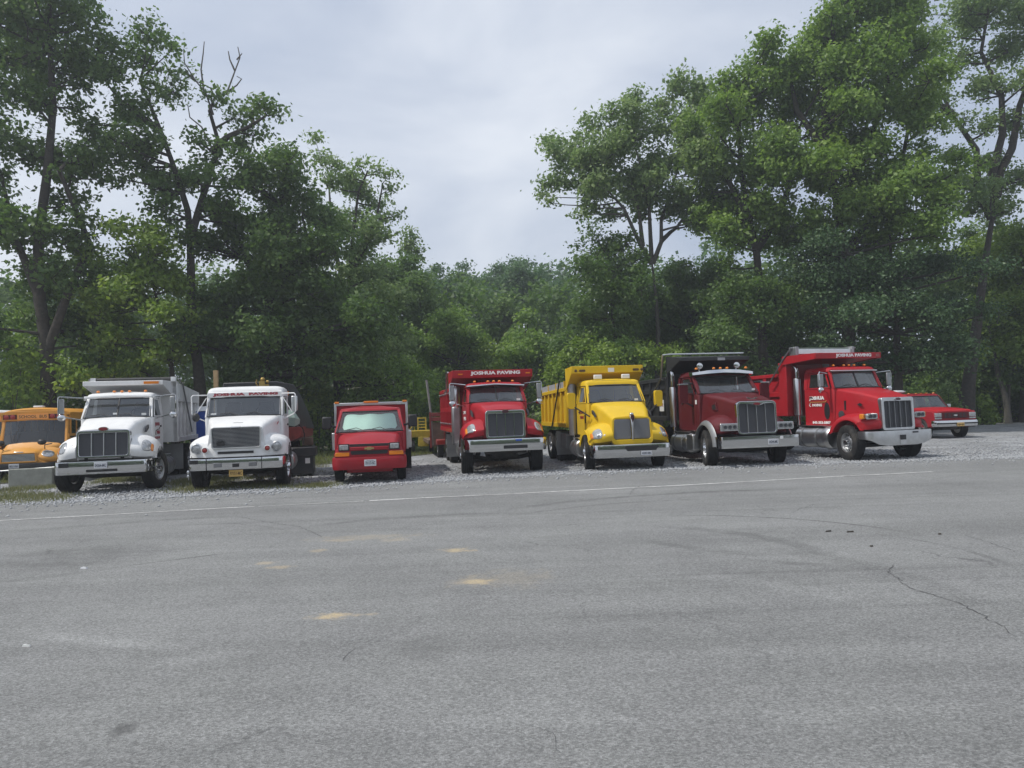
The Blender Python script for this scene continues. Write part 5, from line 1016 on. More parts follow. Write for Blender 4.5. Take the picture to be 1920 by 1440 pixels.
obj('deck', MB().box(-.5, 1.7, .1, 5.5, .55, .7), 'rust_brown', r); obj('mudguard', MB().box(-.22, .2, -.5, .4, .52, .74), 'rust_red', r, bevel=.04)
for x in (-.05, 1.45): wheel(r, x if x > 0 else x, -.05, R=.36, w=.24, kind='car')
obj('tail_lamp', MB().box(-.2, .15, -.53, -.5, .55, .7), 'red_lens', r)
obj('jack', MB().tube([(.3, -.4, .2), (.3, -.4, 1.25)], .05, 8).box(.2, .75, -.5, -.35, .85, 1.2), 'steel', r); obj('jack_handle', MB().tube([(.3, -.42, 1.2), (.32, -.42, 1.4), (.6, -.42, 1.38)], .035, 6), 'machine_yellow', r); obj('hitch_arm', MB().tube([(.35, -.45, .9), (.55, -.5, .45), (.6, -.5, .2)], .05, 6), 'wood', r)
r = thing('paving_machine', 'small yellow paving machine with a slatted back, standing on the grass behind the van', 'machine', (-4.2, 35.2, 0), rad(8))
fr = obj('slatted_back', MB().frame([(-.2, .98), (.22, .98), (.22, 1.62), (-.2, 1.62)], [(-.14, 1.04), (.16, 1.04), (.16, 1.56), (-.14, 1.56)], -.2, -.12), 'machine_yellow', r)
for k in range(3): obj('slat', MB().box(-.14, .16, -.18, -.14, 1.14 + k * .13, 1.19 + k * .13), 'machine_yellow', fr)
obj('hopper', MB().hexa([(-.45, -.3, .72), (.4, -.3, .72), (.4, 1.2, .72), (-.45, 1.2, .72)], [(-.6, -.4, 1.02), (.45, -.4, 1.02), (.45, 1.3, 1.02), (-.6, 1.3, 1.02)]), 'machine_yellow', r, bevel=.02)
obj('engine_box', MB().box(-.18, .3, -.35, .9, .3, .74), 'machine_yellow', r, bevel=.03); obj('handle_bar', MB().tube([(-.6, -.3, 1.0), (-.35, -.3, 1.35), (-.33, -.3, 1.05)], .02, 6), 'machine_yellow', r)
for x in (-.42, .42): wheel(r, x, -.1, R=.28, w=.18, kind='car', rim='machine_yellow'); wheel(r, x, .9, R=.28, w=.18, kind='car', rim='machine_yellow')

# ------------------------------------------------------------------ trees
rng = np.random.default_rng(7)
def raw_mesh(name, v, quads, mat, tone=None, nv=4):
    me = bpy.data.meshes.new(name); n = len(quads); me.vertices.add(len(v)); me.vertices.foreach_set('co', np.asarray(v, np.float32).ravel())
    me.loops.add(n * nv); me.loops.foreach_set('vertex_index', np.asarray(quads, np.int32).ravel()); me.polygons.add(n); me.polygons.foreach_set('loop_start', np.arange(0, n * nv, nv, dtype=np.int32))
    me.update(calc_edges=True)
    if tone is not None:
        a = me.attributes.new('tone', 'FLOAT', 'POINT'); a.data.foreach_set('value', np.asarray(tone, np.float32))
    me.materials.append(MAT[mat]); return me
def nrm(a): return a / np.maximum(np.linalg.norm(a, axis=-1, keepdims=True), 1e-9)
def leaves(C, out, size, tone, droop=.25):
    """one leaf blade per centre: kite of four corners, cupped a little"""
    n = len(C); R = rng.normal(size=(n, 3)); nn = nrm(out * .55 + np.array([0, 0, .55]) + R * .55)
    t = nrm(np.cross(nn, rng.normal(size=(n, 3)))); t[:, 2] -= droop; t = nrm(t); b = nrm(np.cross(nn, t))
    s = size * rng.uniform(.55, 1.45, n)[:, None]
    v = np.stack([C - t * s * .5, C + b * s * .34 - t * s * .02 - nn * s * .06, C + t * s * .55, C - b * s * .34 - t * s * .02 - nn * s * .06], 1)
    return v.reshape(-1, 3), np.repeat(tone, 4)
def clump_leaves(clumps, size, dens, spray=.3, k=16, inner=2.0, flat=.75):
    """clumps: (centre, radius). Sprays of leaves gathered near each clump's outside, in uneven tufts."""
    Cs, Os, Ts = [], [], []
    for c, rr in clumps:
        c = np.array(c); ns = max(5, int(dens * (rr ** 2.1) + 3))
        # uneven: a handful of tuft directions
        nd = max(5, int(rr * 5)); td = nrm(rng.normal(size=(nd, 3)) + np.array([0, 0, .25]))
        d = nrm(td[rng.integers(0, nd, ns)] + rng.normal(size=(ns, 3)) * .42)
        rad_ = rr * rng.uniform(0, 1, ns) ** (1 / inner) * rng.uniform(.75, 1.1, ns)
        sp = c + d * rad_[:, None] * np.array([1, 1, flat + .15])
        kk = rng.poisson(k, ns) + 2; idx = np.repeat(np.arange(ns), kk)
        off = rng.normal(size=(len(idx), 3)) * spray * np.array([1, 1, .6])
        Cs.append(sp[idx] + off); Os.append(d[idx])
        base = rng.uniform(.15, .85, ns); Ts.append(np.clip(base[idx] + rng.normal(0, .18, len(idx)), 0, 1))
    C, O, T = np.concatenate(Cs), np.concatenate(Os), np.concatenate(Ts)
    return leaves(C, O, size, T)
def crown(name, clumps, parent, mat, size=.22, dens=16, **kw):
    v, t = clump_leaves(clumps, size, dens, **kw); q = np.arange(len(v)).reshape(-1, 4)
    return link(name, raw_mesh(name, v, q, mat, t), parent)
def bend(a, b, n=5, sag=.12, up=.2):
    a, b = np.array(a, float), np.array(b, float); L_ = np.linalg.norm(b - a); ctrl = (a + b) / 2 + np.array([0, 0, -up * .0]) + rng.normal(size=3) * L_ * sag * .5; ctrl[2] += L_ * up * (-.25)
    return [tuple((1 - t) ** 2 * a + 2 * t * (1 - t) * ctrl + t * t * b) for t in np.linspace(0, 1, n)]
NT = [0]
def tree(label, Y, trunks, clumps, mat='leaf_mid', size=.22, dens=15, bark='bark', r0=.3, depth=.5, name='tree', cat='tree', dead=(), limbs=True, group=None, fill=1.0, grow=1.08, flat=.75, **kw):
    """trunks: pixel polylines (first starts at the ground) with radii; clumps: (px, py, radius px); all standing at distance Y, crown filled out in depth"""
    b = at(*trunks[0][0], Y) if trunks else at(clumps[0][0], 800, Y); base = np.array([b[0], Y, 0.]); sc_ = Y / FPX
    root = thing(name, label, cat, tuple(base), 0, group)
    m = MB(); pts3 = []
    for ti, tr in enumerate(trunks):
        P = [np.array(at(px, py, Y)) for px, py in tr]
        if ti == 0: P[0][2] = -.1
        dy = rng.normal(0, .5); n = len(P)
        if ti > 0:
            for i in range(n): P[i][1] += (i / (n - 1)) * rng.uniform(-2, 2) * (n > 2)
        L_ = np.r_[0, np.cumsum([np.linalg.norm(P[i + 1] - P[i]) for i in range(n - 1)])]; Rr = r0 if ti == 0 else r0 * .62
        rr = [max(.035, Rr * (1 - .78 * l / max(L_[-1], .1))) for l in L_]
        if ti == 0: rr[0] = Rr * 1.35
        Q = [tuple(p - base) for p in P]; m.tube(Q, rr, 10)
        for i in range(n - 1):
            for f in np.linspace(0, 1, 5): pts3.append((np.array(Q[i]) * (1 - f) + np.array(Q[i + 1]) * f, rr[i] * (1 - f) + rr[i + 1] * f))
    cl = []
    for c in clumps:
        px, py, rp = c[:3]; R_ = rp * sc_ * grow; p = at(px, py, Y) - base
        p[1] += (c[3] if len(c) > 3 else rng.uniform(-1, 1) * depth * 3.2); cl.append((p, R_))
        if len(c) <= 3 and rp > 26 and rng.uniform() < fill:          # fill the crown's depth with companions
            for sgn in (-1, 1): cl.append((p + np.array([rng.normal() * R_ * .4, sgn * R_ * (1.0 + rng.uniform(0, .6)), rng.normal() * R_ * .25 - .1]), R_ * rng.uniform(.65, .85)))
    if pts3 and limbs:
        TP = np.array([p for p, _ in pts3])
        for p, R_ in cl:
            d = np.linalg.norm(TP - p, axis=1) + np.maximum(0, TP[:, 2] - p[2] + .3 * R_) * 3; j = int(np.argmin(d)); a, ra = pts3[j]
            if d[j] > .25:
                w_ = min(ra * .7, .05 + .03 * R_); pt = bend(a, p + np.array([0, 0, -.2 * R_]), 5); m.tube(pt, [w_ * (1 - .6 * i / 4) for i in range(5)], 6)
            for _ in range(3 if R_ > .6 else 1):
                q = p + nrm(rng.normal(size=3)) * R_ * .8; m.tube(bend(p + np.array([0, 0, -.25 * R_]), q, 4), [.03, .022, .016, .008], 4)
    if m.v: obj('trunk', m, bark, root, ang=60)
    for dl in dead:
        P = [at(px, py, Y) - base for px, py in dl]; obj('dead_branch', MB().tube([tuple(p) for p in P], [.034 * (1 - .75 * i / (len(P) - 1)) + .012 for i in range(len(P))], 6), 'pale_bark', root)
    crown('crown', cl, root, mat, size * .86, dens * 2.0, flat=flat, **kw)
    return root
G1 = 'tall trees along the edge of the wood'
tree('very tall forked tree with a ragged crown, rising behind the school bus', 34, [[(88, 745), (90, 690), (88, 650), (74, 560), (72, 450), (88, 330), (100, 200), (92, 60), (95, -30)], [(90, 655), (112, 610), (132, 560), (148, 450), (150, 340), (140, 240)], [(75, 560), (40, 450), (25, 330)]],
     [(30, 45, 60), (90, 30, 62), (135, 22, 34), (152, 48, 20), (60, 130, 58), (118, 100, 38), (20, 180, 58), (88, 205, 55), (128, 150, 24), (142, 132, 15), (128, 190, 24), (40, 270, 55), (105, 285, 42), (10, 350, 44), (82, 365, 36), (150, 300, 34), (30, 430, 48), (104, 440, 38), (166, 412, 24), (150, 372, 16), (45, 520, 55), (125, 520, 42), (20, 610, 50), (0, -40, 70), (90, -60, 70), (-40, 80, 70), (-50, 220, 70), (-40, 380, 60), (178, 300, 24), (168, 250, 22), (140, 455, 26), (152, 520, 32), (118, 600, 34), (140, 640, 34), (150, 330, 26), (60, 470, 36), (85, 590, 34)],
     'leaf_dark', .24, 13, r0=.34, fill=.45, grow=1.04, group=G1)
tree('tall slim tree with bare dead twigs on top, between the two white trucks', 36, [[(382, 740), (372, 690), (364, 640), (359, 560), (357, 450), (352, 395), (332, 330), (305, 255), (285, 205), (262, 150)], [(357, 450), (372, 395), (388, 330), (397, 260), (400, 215), (385, 165), (376, 145)], [(397, 285), (430, 262), (470, 238), (505, 222)], [(300, 245), (240, 200), (215, 170)]],
     [(258, 98, 42), (222, 84, 30), (305, 88, 32), (301, 64, 18), (196, 128, 30), (250, 155, 46), (305, 145, 36), (335, 108, 16), (325, 120, 18), (210, 190, 34), (268, 215, 42), (312, 195, 22), (235, 250, 40), (190, 255, 32), (295, 278, 32), (232, 290, 34), (318, 312, 24), (272, 312, 30), (338, 345, 30), (300, 350, 30), (260, 350, 24), (170, 232, 22), (402, 188, 24), (430, 205, 26), (468, 203, 22), (500, 208, 22), (526, 214, 16), (470, 240, 24), (436, 250, 18), (376, 268, 20), (398, 296, 22), (430, 292, 16), (386, 340, 30), (410, 330, 18), (340, 400, 26), (420, 385, 34), (300, 395, 26)],
     'leaf_dark', .23, 14, r0=.3, fill=.45, grow=1.04, group=G1, dead=[[(400, 215), (386, 175), (366, 150), (346, 118), (344, 92)], [(382, 170), (377, 130), (381, 100), (383, 78)], [(366, 150), (352, 138), (346, 128)], [(424, 178), (438, 140), (450, 108), (446, 88)], [(440, 132), (431, 112), (428, 96)], [(426, 172), (444, 160), (453, 148), (444, 143)], [(444, 112), (454, 100)], [(396, 275), (378, 238), (356, 220), (352, 196)], [(370, 236), (356, 240)]])
tree('thin leaning tree with yellow-green leaves, beside the slim tree behind the white dump truck', 35, [[(329, 730), (322, 690), (314, 640), (303, 590), (288, 540), (270, 510)], [(306, 600), (280, 588), (262, 582)]], [(255, 560, 36), (225, 540, 34), (300, 520, 38), (335, 530, 30), (270, 500, 36), (205, 585, 30), (320, 480, 30), (345, 590, 30), (250, 470, 34), (295, 650, 30), (340, 655, 28), (225, 640, 36), (270, 690, 30), (300, 440, 30), (190, 470, 26), (205, 430, 22)], 'leaf_bright', .22, 14, r0=.17, group=G1)
tree('broad dense dark-green tree standing behind the white truck with round headlights', 38, [[(500, 760), (498, 660), (505, 560), (515, 450), (530, 360), (540, 300)], [(505, 560), (570, 470), (610, 400)], [(505, 560), (450, 480), (440, 410)]],
     [(440, 405, 46), (500, 350, 50), (556, 335, 42), (590, 400, 50), (520, 430, 58), (450, 470, 52), (575, 480, 58), (638, 470, 40), (500, 540, 66), (600, 560, 58), (420, 560, 50), (540, 620, 66), (460, 640, 55), (640, 625, 54), (400, 630, 46), (590, 680, 48), (500, 700, 50), (462, 292, 18), (500, 288, 26), (532, 268, 14), (545, 305, 20), (475, 320, 26), (400, 470, 34), (700, 600, 44), (680, 660, 40), (430, 700, 40)], 'leaf_dark', .22, 17, r0=.35, group=G1)
tree('pale loose-leaved tree at the edge of the open sky, left of the distant wooded hill', 44, [[(640, 760), (640, 690), (648, 600), (655, 520), (662, 440), (672, 360), (690, 320)], [(655, 520), (700, 430), (722, 350)], [(650, 560), (618, 440), (600, 300)]],
     [(588, 286, 20), (602, 272, 12), (618, 302, 22), (650, 330, 30), (682, 318, 14), (668, 350, 26), (712, 322, 16), (728, 335, 12), (736, 355, 9), (620, 350, 28), (700, 370, 26), (660, 400, 34), (735, 402, 13), (712, 410, 22), (630, 420, 30), (690, 440, 32), (660, 470, 34), (722, 445, 16), (640, 520, 40), (700, 510, 40), (735, 560, 40), (690, 580, 40), (745, 640, 40)], 'leaf_pale', .24, 12, r0=.24, fill=.45, grow=1.02, group=G1)
tree('slender spire-shaped young tree standing alone against the sky', 56, [[(772, 640), (770, 540), (770, 470), (768, 430)]], [(768, 430, 7, 0), (772, 443, 9, 0), (764, 458, 11, 0), (776, 468, 11, 0), (770, 482, 12, .3), (782, 488, 8, 0), (758, 468, 6, 0)], 'leaf_pale', .26, 16, r0=.12, group=G1)
tree('dark forked trunk with thick foliage behind the red van', 40, [[(630, 770), (632, 735), (628, 700), (612, 660), (600, 620)], [(632, 732), (648, 700), (662, 660), (668, 620)]], [(600, 640, 30), (660, 650, 30), (575, 740, 26), (700, 690, 40), (610, 690, 20), (740, 700, 40), (570, 790, 26), (590, 830, 20), (780, 720, 40), (745, 760, 30), (690, 750, 34)], 'leaf_mid', .2, 15, r0=.26)
# middle distance
GM = 'round trees below the wooded hill'
MT = [('rounded dark tree just under the open sky, left of the hill', 54, 800, [(745, 520, 44), (790, 545, 42), (720, 560, 40), (770, 590, 46), (760, 500, 26), (705, 495, 26)], 'leaf_dark'),
      ('domed green tree in front of the wooded hill, above the red van and dump truck', 50, 860, [(842, 615, 36), (870, 640, 40), (820, 655, 40), (893, 672, 26), (850, 690, 40), (805, 690, 36), (780, 650, 36), (850, 592, 18)], 'leaf_mid'),
      ('cone-topped green tree right of the domed one, above the red guard board', 50, 985, [(986, 602, 20), (975, 630, 28), (1000, 640, 28), (985, 668, 36), (1015, 680, 26), (955, 690, 26)], 'leaf_mid'),
      ('low bright tree between the domed and the cone-topped trees', 48, 930, [(925, 655, 24), (945, 672, 24), (912, 680, 24), (935, 700, 30)], 'leaf_bright'),
      ('small pointed tree on the slope of the wooded hill', 60, 960, [(948, 575, 18), (960, 600, 24), (935, 602, 24), (950, 630, 30)], 'leaf_pale')]
for lab, Y, tx, cl, mt in MT: tree(lab, Y, [[(tx, 790), (tx, cl[0][1] + 20)]], cl, mt, .25, 15, r0=.2, group=GM)
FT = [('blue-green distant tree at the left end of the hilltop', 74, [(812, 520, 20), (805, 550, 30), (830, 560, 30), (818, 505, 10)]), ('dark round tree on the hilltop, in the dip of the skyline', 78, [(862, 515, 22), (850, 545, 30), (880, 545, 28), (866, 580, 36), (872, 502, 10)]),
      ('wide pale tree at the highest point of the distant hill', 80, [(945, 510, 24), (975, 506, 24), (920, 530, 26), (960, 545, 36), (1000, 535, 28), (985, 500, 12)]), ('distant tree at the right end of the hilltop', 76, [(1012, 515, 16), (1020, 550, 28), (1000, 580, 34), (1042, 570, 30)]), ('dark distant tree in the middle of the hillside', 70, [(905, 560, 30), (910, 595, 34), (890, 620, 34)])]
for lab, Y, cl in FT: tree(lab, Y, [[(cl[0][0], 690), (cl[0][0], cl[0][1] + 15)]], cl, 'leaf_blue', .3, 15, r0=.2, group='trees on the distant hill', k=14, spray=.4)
# right-hand group
tree('open spreading tree with many bare pale limbs, above the yellow truck', 45, [[(1232, 760), (1234, 620), (1230, 560), (1224, 505), (1222, 490)], [(1222, 495), (1205, 465), (1190, 445), (1165, 400), (1148, 372), (1110, 330)], [(1222, 492), (1222, 440), (1215, 390), (1200, 330), (1190, 260)], [(1224, 495), (1238, 455), (1242, 410), (1258, 362), (1275, 300)], [(1240, 452), (1262, 430), (1275, 420), (1300, 380)], [(1205, 462), (1195, 400), (1180, 350)]],
     [(1032, 258, 20), (1050, 272, 24), (1038, 298, 20), (1080, 290, 24), (1022, 345, 15), (1045, 335, 20), (1066, 345, 18), (1014, 368, 8), (1028, 385, 7), (1085, 262, 16), (1108, 248, 22), (1140, 228, 22), (1105, 310, 36), (1145, 290, 38), (1180, 190, 24), (1195, 182, 20), (1200, 245, 38), (1170, 330, 40), (1122, 365, 32), (1098, 395, 20), (1085, 410, 10), (1222, 300, 42), (1245, 240, 42), (1270, 165, 24), (1258, 180, 18), (1236, 195, 26), (1228, 365, 32), (1290, 300, 46), (1280, 375, 32), (1318, 250, 48), (1310, 180, 28), (1330, 325, 44), (1180, 375, 26), (1150, 395, 22), (1300, 420, 22), (1330, 165, 20), (1205, 395, 20), (1255, 395, 22), (1140, 350, 26), (1090, 350, 22), (1060, 310, 24), (1200, 340, 28), (1160, 250, 30), (1310, 400, 34), (1345, 385, 40)],
     'leaf_pale', .25, 13, bark='pale_bark', r0=.24, fill=.7, grow=1.12, group=G1)
tree('vine-covered tree stump-like mass left of the spreading tree limbs', 44, [[(1150, 760), (1150, 600), (1140, 480)]], [(1150, 460, 30), (1165, 500, 36), (1118, 482, 26), (1140, 530, 46), (1180, 545, 40), (1100, 505, 18), (1102, 440, 12), (1088, 452, 8), (1125, 440, 16), (1160, 600, 50), (1110, 580, 44), (1190, 490, 20), (1085, 640, 40), (1130, 660, 40)], 'leaf_dark', .21, 17, r0=.2, flat=1.0)
tree('full-crowned tree on a straight dark trunk, above the maroon truck', 42, [[(1436, 760), (1432, 680), (1428, 600), (1424, 530), (1418, 470), (1405, 415), (1394, 350), (1385, 250), (1390, 160)], [(1418, 470), (1460, 400), (1490, 300), (1480, 180)], [(1405, 415), (1365, 340), (1350, 240)]],
     [(1400, 300, 60), (1355, 235, 46), (1430, 200, 58), (1415, 130, 32), (1428, 108, 22), (1350, 168, 26), (1365, 148, 16), (1395, 165, 30), (1470, 125, 40), (1480, 250, 58), (1395, 385, 46), (1450, 330, 58), (1435, 420, 42), (1482, 420, 50), (1345, 440, 26), (1366, 465, 22), (1376, 495, 16), (1350, 400, 34), (1325, 395, 26), (1330, 300, 36), (1500, 170, 50), (1340, 345, 34), (1310, 300, 26), (1385, 440, 26)],
     'leaf_mid', .23, 15, r0=.34, group=G1)
tree('tallest broad tree of the group, its crown touching the upper edge above the scarlet truck', 40, [[(1595, 800), (1592, 650), (1585, 500), (1570, 380), (1552, 290), (1545, 220), (1550, 120), (1570, 30)], [(1570, 380), (1640, 260), (1670, 120)], [(1552, 290), (1500, 200), (1480, 120)], [(1585, 480), (1680, 340), (1710, 200)]],
     [(1518, 90, 32), (1500, 112, 24), (1550, 55, 34), (1532, 70, 22), (1600, 35, 46), (1578, 40, 28), (1650, 20, 48), (1700, 35, 38), (1540, 165, 55), (1600, 135, 62), (1668, 115, 56), (1715, 110, 36), (1560, 240, 58), (1625, 215, 54), (1685, 195, 48), (1528, 325, 54), (1590, 318, 44), (1700, 255, 36), (1722, 180, 30), (1660, 318, 40), (1580, 395, 56), (1650, 375, 56), (1720, 335, 48), (1528, 420, 50), (1600, 445, 58), (1680, 430, 58), (1735, 400, 46), (1640, 265, 34), (1560, 0, 40), (1640, -40, 60), (1720, -30, 40)],
     'leaf_mid', .23, 16, r0=.4, group=G1)
tree('large leaning forked tree with an open airy crown, rising behind the red pickup', 45, [[(1808, 800), (1816, 720), (1826, 650), (1838, 560), (1852, 460), (1862, 400), (1868, 365)], [(1868, 370), (1882, 320), (1896, 280), (1908, 200), (1920, 110), (1930, 0)], [(1866, 372), (1868, 320), (1880, 250), (1876, 180), (1850, 90), (1835, 20)], [(1860, 410), (1835, 350), (1815, 290), (1790, 210), (1762, 150)], [(1790, 220), (1745, 180)]],
     [(1758, 60, 20), (1742, 30, 12), (1800, 28, 36), (1850, 15, 40), (1900, 25, 40), (1890, 90, 36), (1838, 88, 34), (1776, 128, 26), (1748, 150, 20), (1830, 158, 30), (1880, 165, 32), (1912, 225, 34), (1860, 228, 24), (1800, 190, 24), (1762, 180, 18), (1832, 250, 24), (1884, 290, 20), (1925, 330, 38), (1902, 385, 32), (1788, 240, 24), (1815, 325, 24), (1845, 300, 20), (1750, 205, 14), (1750, 95, 24), (1790, 80, 24), (1825, 55, 28), (1764, 300, 26), (1762, 345, 30), (1800, 375, 34), (1842, 385, 28), (1845, 340, 24), (1870, 300, 20), (1900, 300, 26), (1730, 60, 20), (1950, 80, 60), (1960, 200, 60), (1970, 0, 60), (1800, -40, 50), (1880, -60, 60)],
     'leaf_pale', .23, 11, r0=.42, fill=.45, grow=1.02, group=G1)
tree('leafy tree at the right-hand rim of the wood with yellowish foliage', 48, [[(1925, 800), (1922, 600), (1915, 470)]], [(1900, 440, 44), (1880, 500, 50), (1920, 560, 60), (1870, 580, 50), (1905, 650, 55), (1860, 660, 46), (1950, 470, 60), (1960, 620, 60), (1838, 470, 30)], 'leaf_bright', .24, 15, r0=.3, group=G1)
tree('dark shaded tree filling the gap behind the leaning forked tree', 51, [[(1880, 790), (1876, 600), (1870, 480)]], [(1850, 520, 50), (1905, 480, 50), (1930, 560, 60), (1860, 610, 52), (1915, 660, 52), (1800, 620, 46), (1790, 700, 46), (1850, 710, 50), (1910, 740, 46), (1830, 440, 26), (1960, 660, 70), (1980, 480, 70)], 'leaf_dark', .22, 15, r0=.2, group=G1)
tree('small twin-stemmed tree with a bare pale trunk at the end of the gravel', 47.2, [[(1890, 797), (1889, 770), (1884, 740), (1872, 705), (1862, 650), (1850, 600)], [(1891, 792), (1896, 755), (1904, 705), (1914, 655), (1920, 610)]], [(1845, 600, 26), (1920, 600, 30), (1870, 570, 28), (1895, 620, 26)], 'leaf_bright', .2, 12, bark='pale_bark', r0=.2)
tree('dark drooping hemlock with layered boughs behind the scarlet truck', 39.5, [[(1684, 800), (1684, 700), (1680, 600), (1672, 500), (1668, 440)]],
     [(1555, 510, 56), (1620, 500, 60), (1695, 505, 62), (1580, 585, 64), (1660, 590, 66), (1740, 590, 58), (1610, 665, 52), (1690, 675, 56), (1765, 500, 46), (1790, 580, 44), (1540, 600, 40), (1520, 470, 40), (1760, 670, 46)], 'leaf_hemlock', .17, 20, r0=.26, flat=.45, spray=.36)
tree('thin dark-stemmed tree in the shade behind the maroon truck body', 43, [[(1490, 770), (1492, 680), (1500, 600), (1480, 520)], [(1470, 770), (1468, 640), (1440, 560)]], [(1395, 560, 46), (1455, 560, 46), (1385, 620, 50), (1460, 640, 50), (1510, 660, 42), (1400, 690, 46), (1510, 560, 40), (1350, 560, 40), (1335, 640, 46)], 'leaf_dark', .2, 16, r0=.12, group=G1)
tree('dense dark tree in the middle distance behind the black dump body', 50, [[(1290, 770), (1290, 560)]], [(1285, 530, 46), (1300, 570, 56), (1240, 590, 56), (1330, 530, 34), (1200, 620, 56), (1270, 650, 60), (1330, 600, 56), (1215, 560, 40), (1255, 520, 30), (1340, 500, 18)], 'leaf_dark', .23, 16, r0=.24, group=GM)
tree('round bright shrub-like tree leaning over the yellow dump body', 42, [[(1085, 760), (1085, 690)]], [(1062, 672, 24), (1090, 655, 26), (1112, 650, 24), (1046, 698, 20), (1080, 700, 30), (1120, 690, 30), (1130, 655, 24), (1160, 680, 30), (1110, 720, 34), (1040, 720, 20), (1190, 660, 34), (1230, 680, 34), (1270, 670, 34)], 'leaf_bright', .2, 17, r0=.14)
tree('dark bushy tree between the slim tree and the school bus', 36.5, [[(190, 740), (188, 640), (180, 560)]], [(170, 560, 40), (150, 620, 44), (215, 620, 40), (190, 680, 44), (140, 690, 44), (240, 690, 36), (60, 640, 46), (50, 700, 40), (180, 500, 30), (215, 500, 24), (100, 600, 40)], 'leaf_mid', .21, 15, r0=.16, group=G1)
# trees just outside the view, so that the wood goes on
for k, (x, Y, mt) in enumerate(((-34, 36, 'leaf_dark'), (-42, 42, 'leaf_mid'), (39, 46, 'leaf_mid'), (47, 50, 'leaf_dark'))):
    px = 960 + x / Y * FPX; tree(('tall tree at the left limit of the wood', 'broad tree beyond the buses, past the lot', 'tall tree where the wood continues past the gravel', 'dark tree at the far corner of the wood')[k], Y, [[(px, 790), (px, 500), (px + 10, 200)]], [(px - 60, 560, 90), (px + 60, 520, 90), (px, 400, 110), (px - 40, 250, 90), (px + 60, 180, 90), (px, 60, 80), (px + 30, 640, 80), (px - 70, 680, 80)], mt, .34, 3.2, r0=.4, group=G1)

# far wood behind everything and undergrowth along the edge: masses no one could count
def mass(name, label, cat, pts, mat, size, dens, **kw):
    v, t = clump_leaves(pts, size, dens, **kw); o = link(name, raw_mesh(name, v, np.arange(len(v)).reshape(-1, 4), mat, t)); o['kind'] = 'stuff'; o['label'] = label; o['category'] = cat; return o
pts = []
for x in np.arange(-62, 66, 2.6):
    for Y in (57, 63):
        top = at(960, 505, Y)[2] + rng.uniform(-1.5, .3) + (1.2 if abs(x) > 14 else -1.0)
        for z in np.arange(1.0, top, 2.3): pts.append(((x + rng.normal() * 1.2 + (Y - 57) * .2, Y + rng.normal() * 1.2, z), rng.uniform(1.4, 2.1)))
mass('far_wood', 'deep green wood filling the distance behind the first trees', 'wood', pts, 'leaf_dark', .38, 4.6, spray=.5, k=12)
pts = []
for x in np.arange(-60, 70, 4.0):
    for Y in (84, 92):
        top = at(960, 512, Y)[2] + rng.uniform(-1.5, .5)
        for z in np.arange(4.0, top, 3.2): pts.append(((x + rng.normal() * 1.5, Y + rng.normal() * 1.5, z), rng.uniform(2.2, 3.0)))
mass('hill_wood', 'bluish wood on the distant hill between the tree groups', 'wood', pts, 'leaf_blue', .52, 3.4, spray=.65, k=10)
edge_x = [-50, -20, -14, -9, -4, 0, 6, 12, 20, 26, 31, 60]; edge_y = [33, 33.5, 34.5, 38.5, 42, 43.5, 44, 45.5, 46.5, 48.6, 50.5, 52]
pts = []
for x in np.arange(-46, 52, .75):
    for j in range(4):
        y = np.interp(x, edge_x, edge_y) + j * 1.3 + rng.normal() * .5; h = 1.0 + j * .9
        for z in np.arange(.35, h + rng.uniform(-.3, .8), .85): pts.append(((x + rng.normal() * .4, y, z), rng.uniform(.5, .85)))
cut = [p for p in pts]; rng.shuffle(cut)
n3 = len(cut) // 3
mass('undergrowth', 'dark leafy undergrowth filling the foot of the wood', 'undergrowth', cut[:n3 * 2], 'leaf_dark', .2, 10.5, spray=.26, k=12)
mass('undergrowth', 'lighter green brambles among the undergrowth at the foot of the wood', 'undergrowth', cut[n3 * 2:], 'leaf_bright', .17, 9, spray=.25, k=10)
# single bushes that stand out
GB = 'bushes at the edge of the wood'
for lab, Y, cl, mt in (('light green bush at the corner of the gravel, right of the pickup', 46.5, [(1838, 760, 14), (1846, 778, 14), (1830, 748, 10), (1858, 786, 10), (1836, 790, 8)], 'leaf_bright'), ('bush with pale leaves behind the pickup bonnet', 44, [(1772, 745, 12), (1780, 728, 10), (1765, 760, 12), (1790, 760, 12)], 'leaf_pale'),
                       ('sunlit leafy bush beside the dark trunk behind the school bus', 33.2, [(20, 690, 26), (45, 660, 22), (120, 690, 22), (150, 715, 26), (175, 700, 20), (10, 730, 26), (60, 730, 24)], 'leaf_bright'),
                       ('bright bush right of the white truck with the black load', 39, [(592, 730, 18), (585, 760, 18), (604, 745, 16), (575, 700, 16), (600, 790, 16), (580, 810, 16)], 'leaf_bright')):
    b = at(cl[0][0], 800, Y); root = thing('bush', lab, 'bush', (b[0], Y, 0), 0, GB); pp = [(at(c[0], c[1], Y) - np.array([b[0], Y, 0]), c[2] * Y / FPX) for c in cl]
    crown('foliage', pp + [(p + np.array([.1, .5, -.2]), r_) for p, r_ in pp], root, mt, .19, 24)
    m = MB()
    for p, r_ in pp[:4]: m.tube(bend((0, 0, -.05), p, 4), [.04, .03, .02, .01], 5)
    obj('stems', m, 'bark', root)

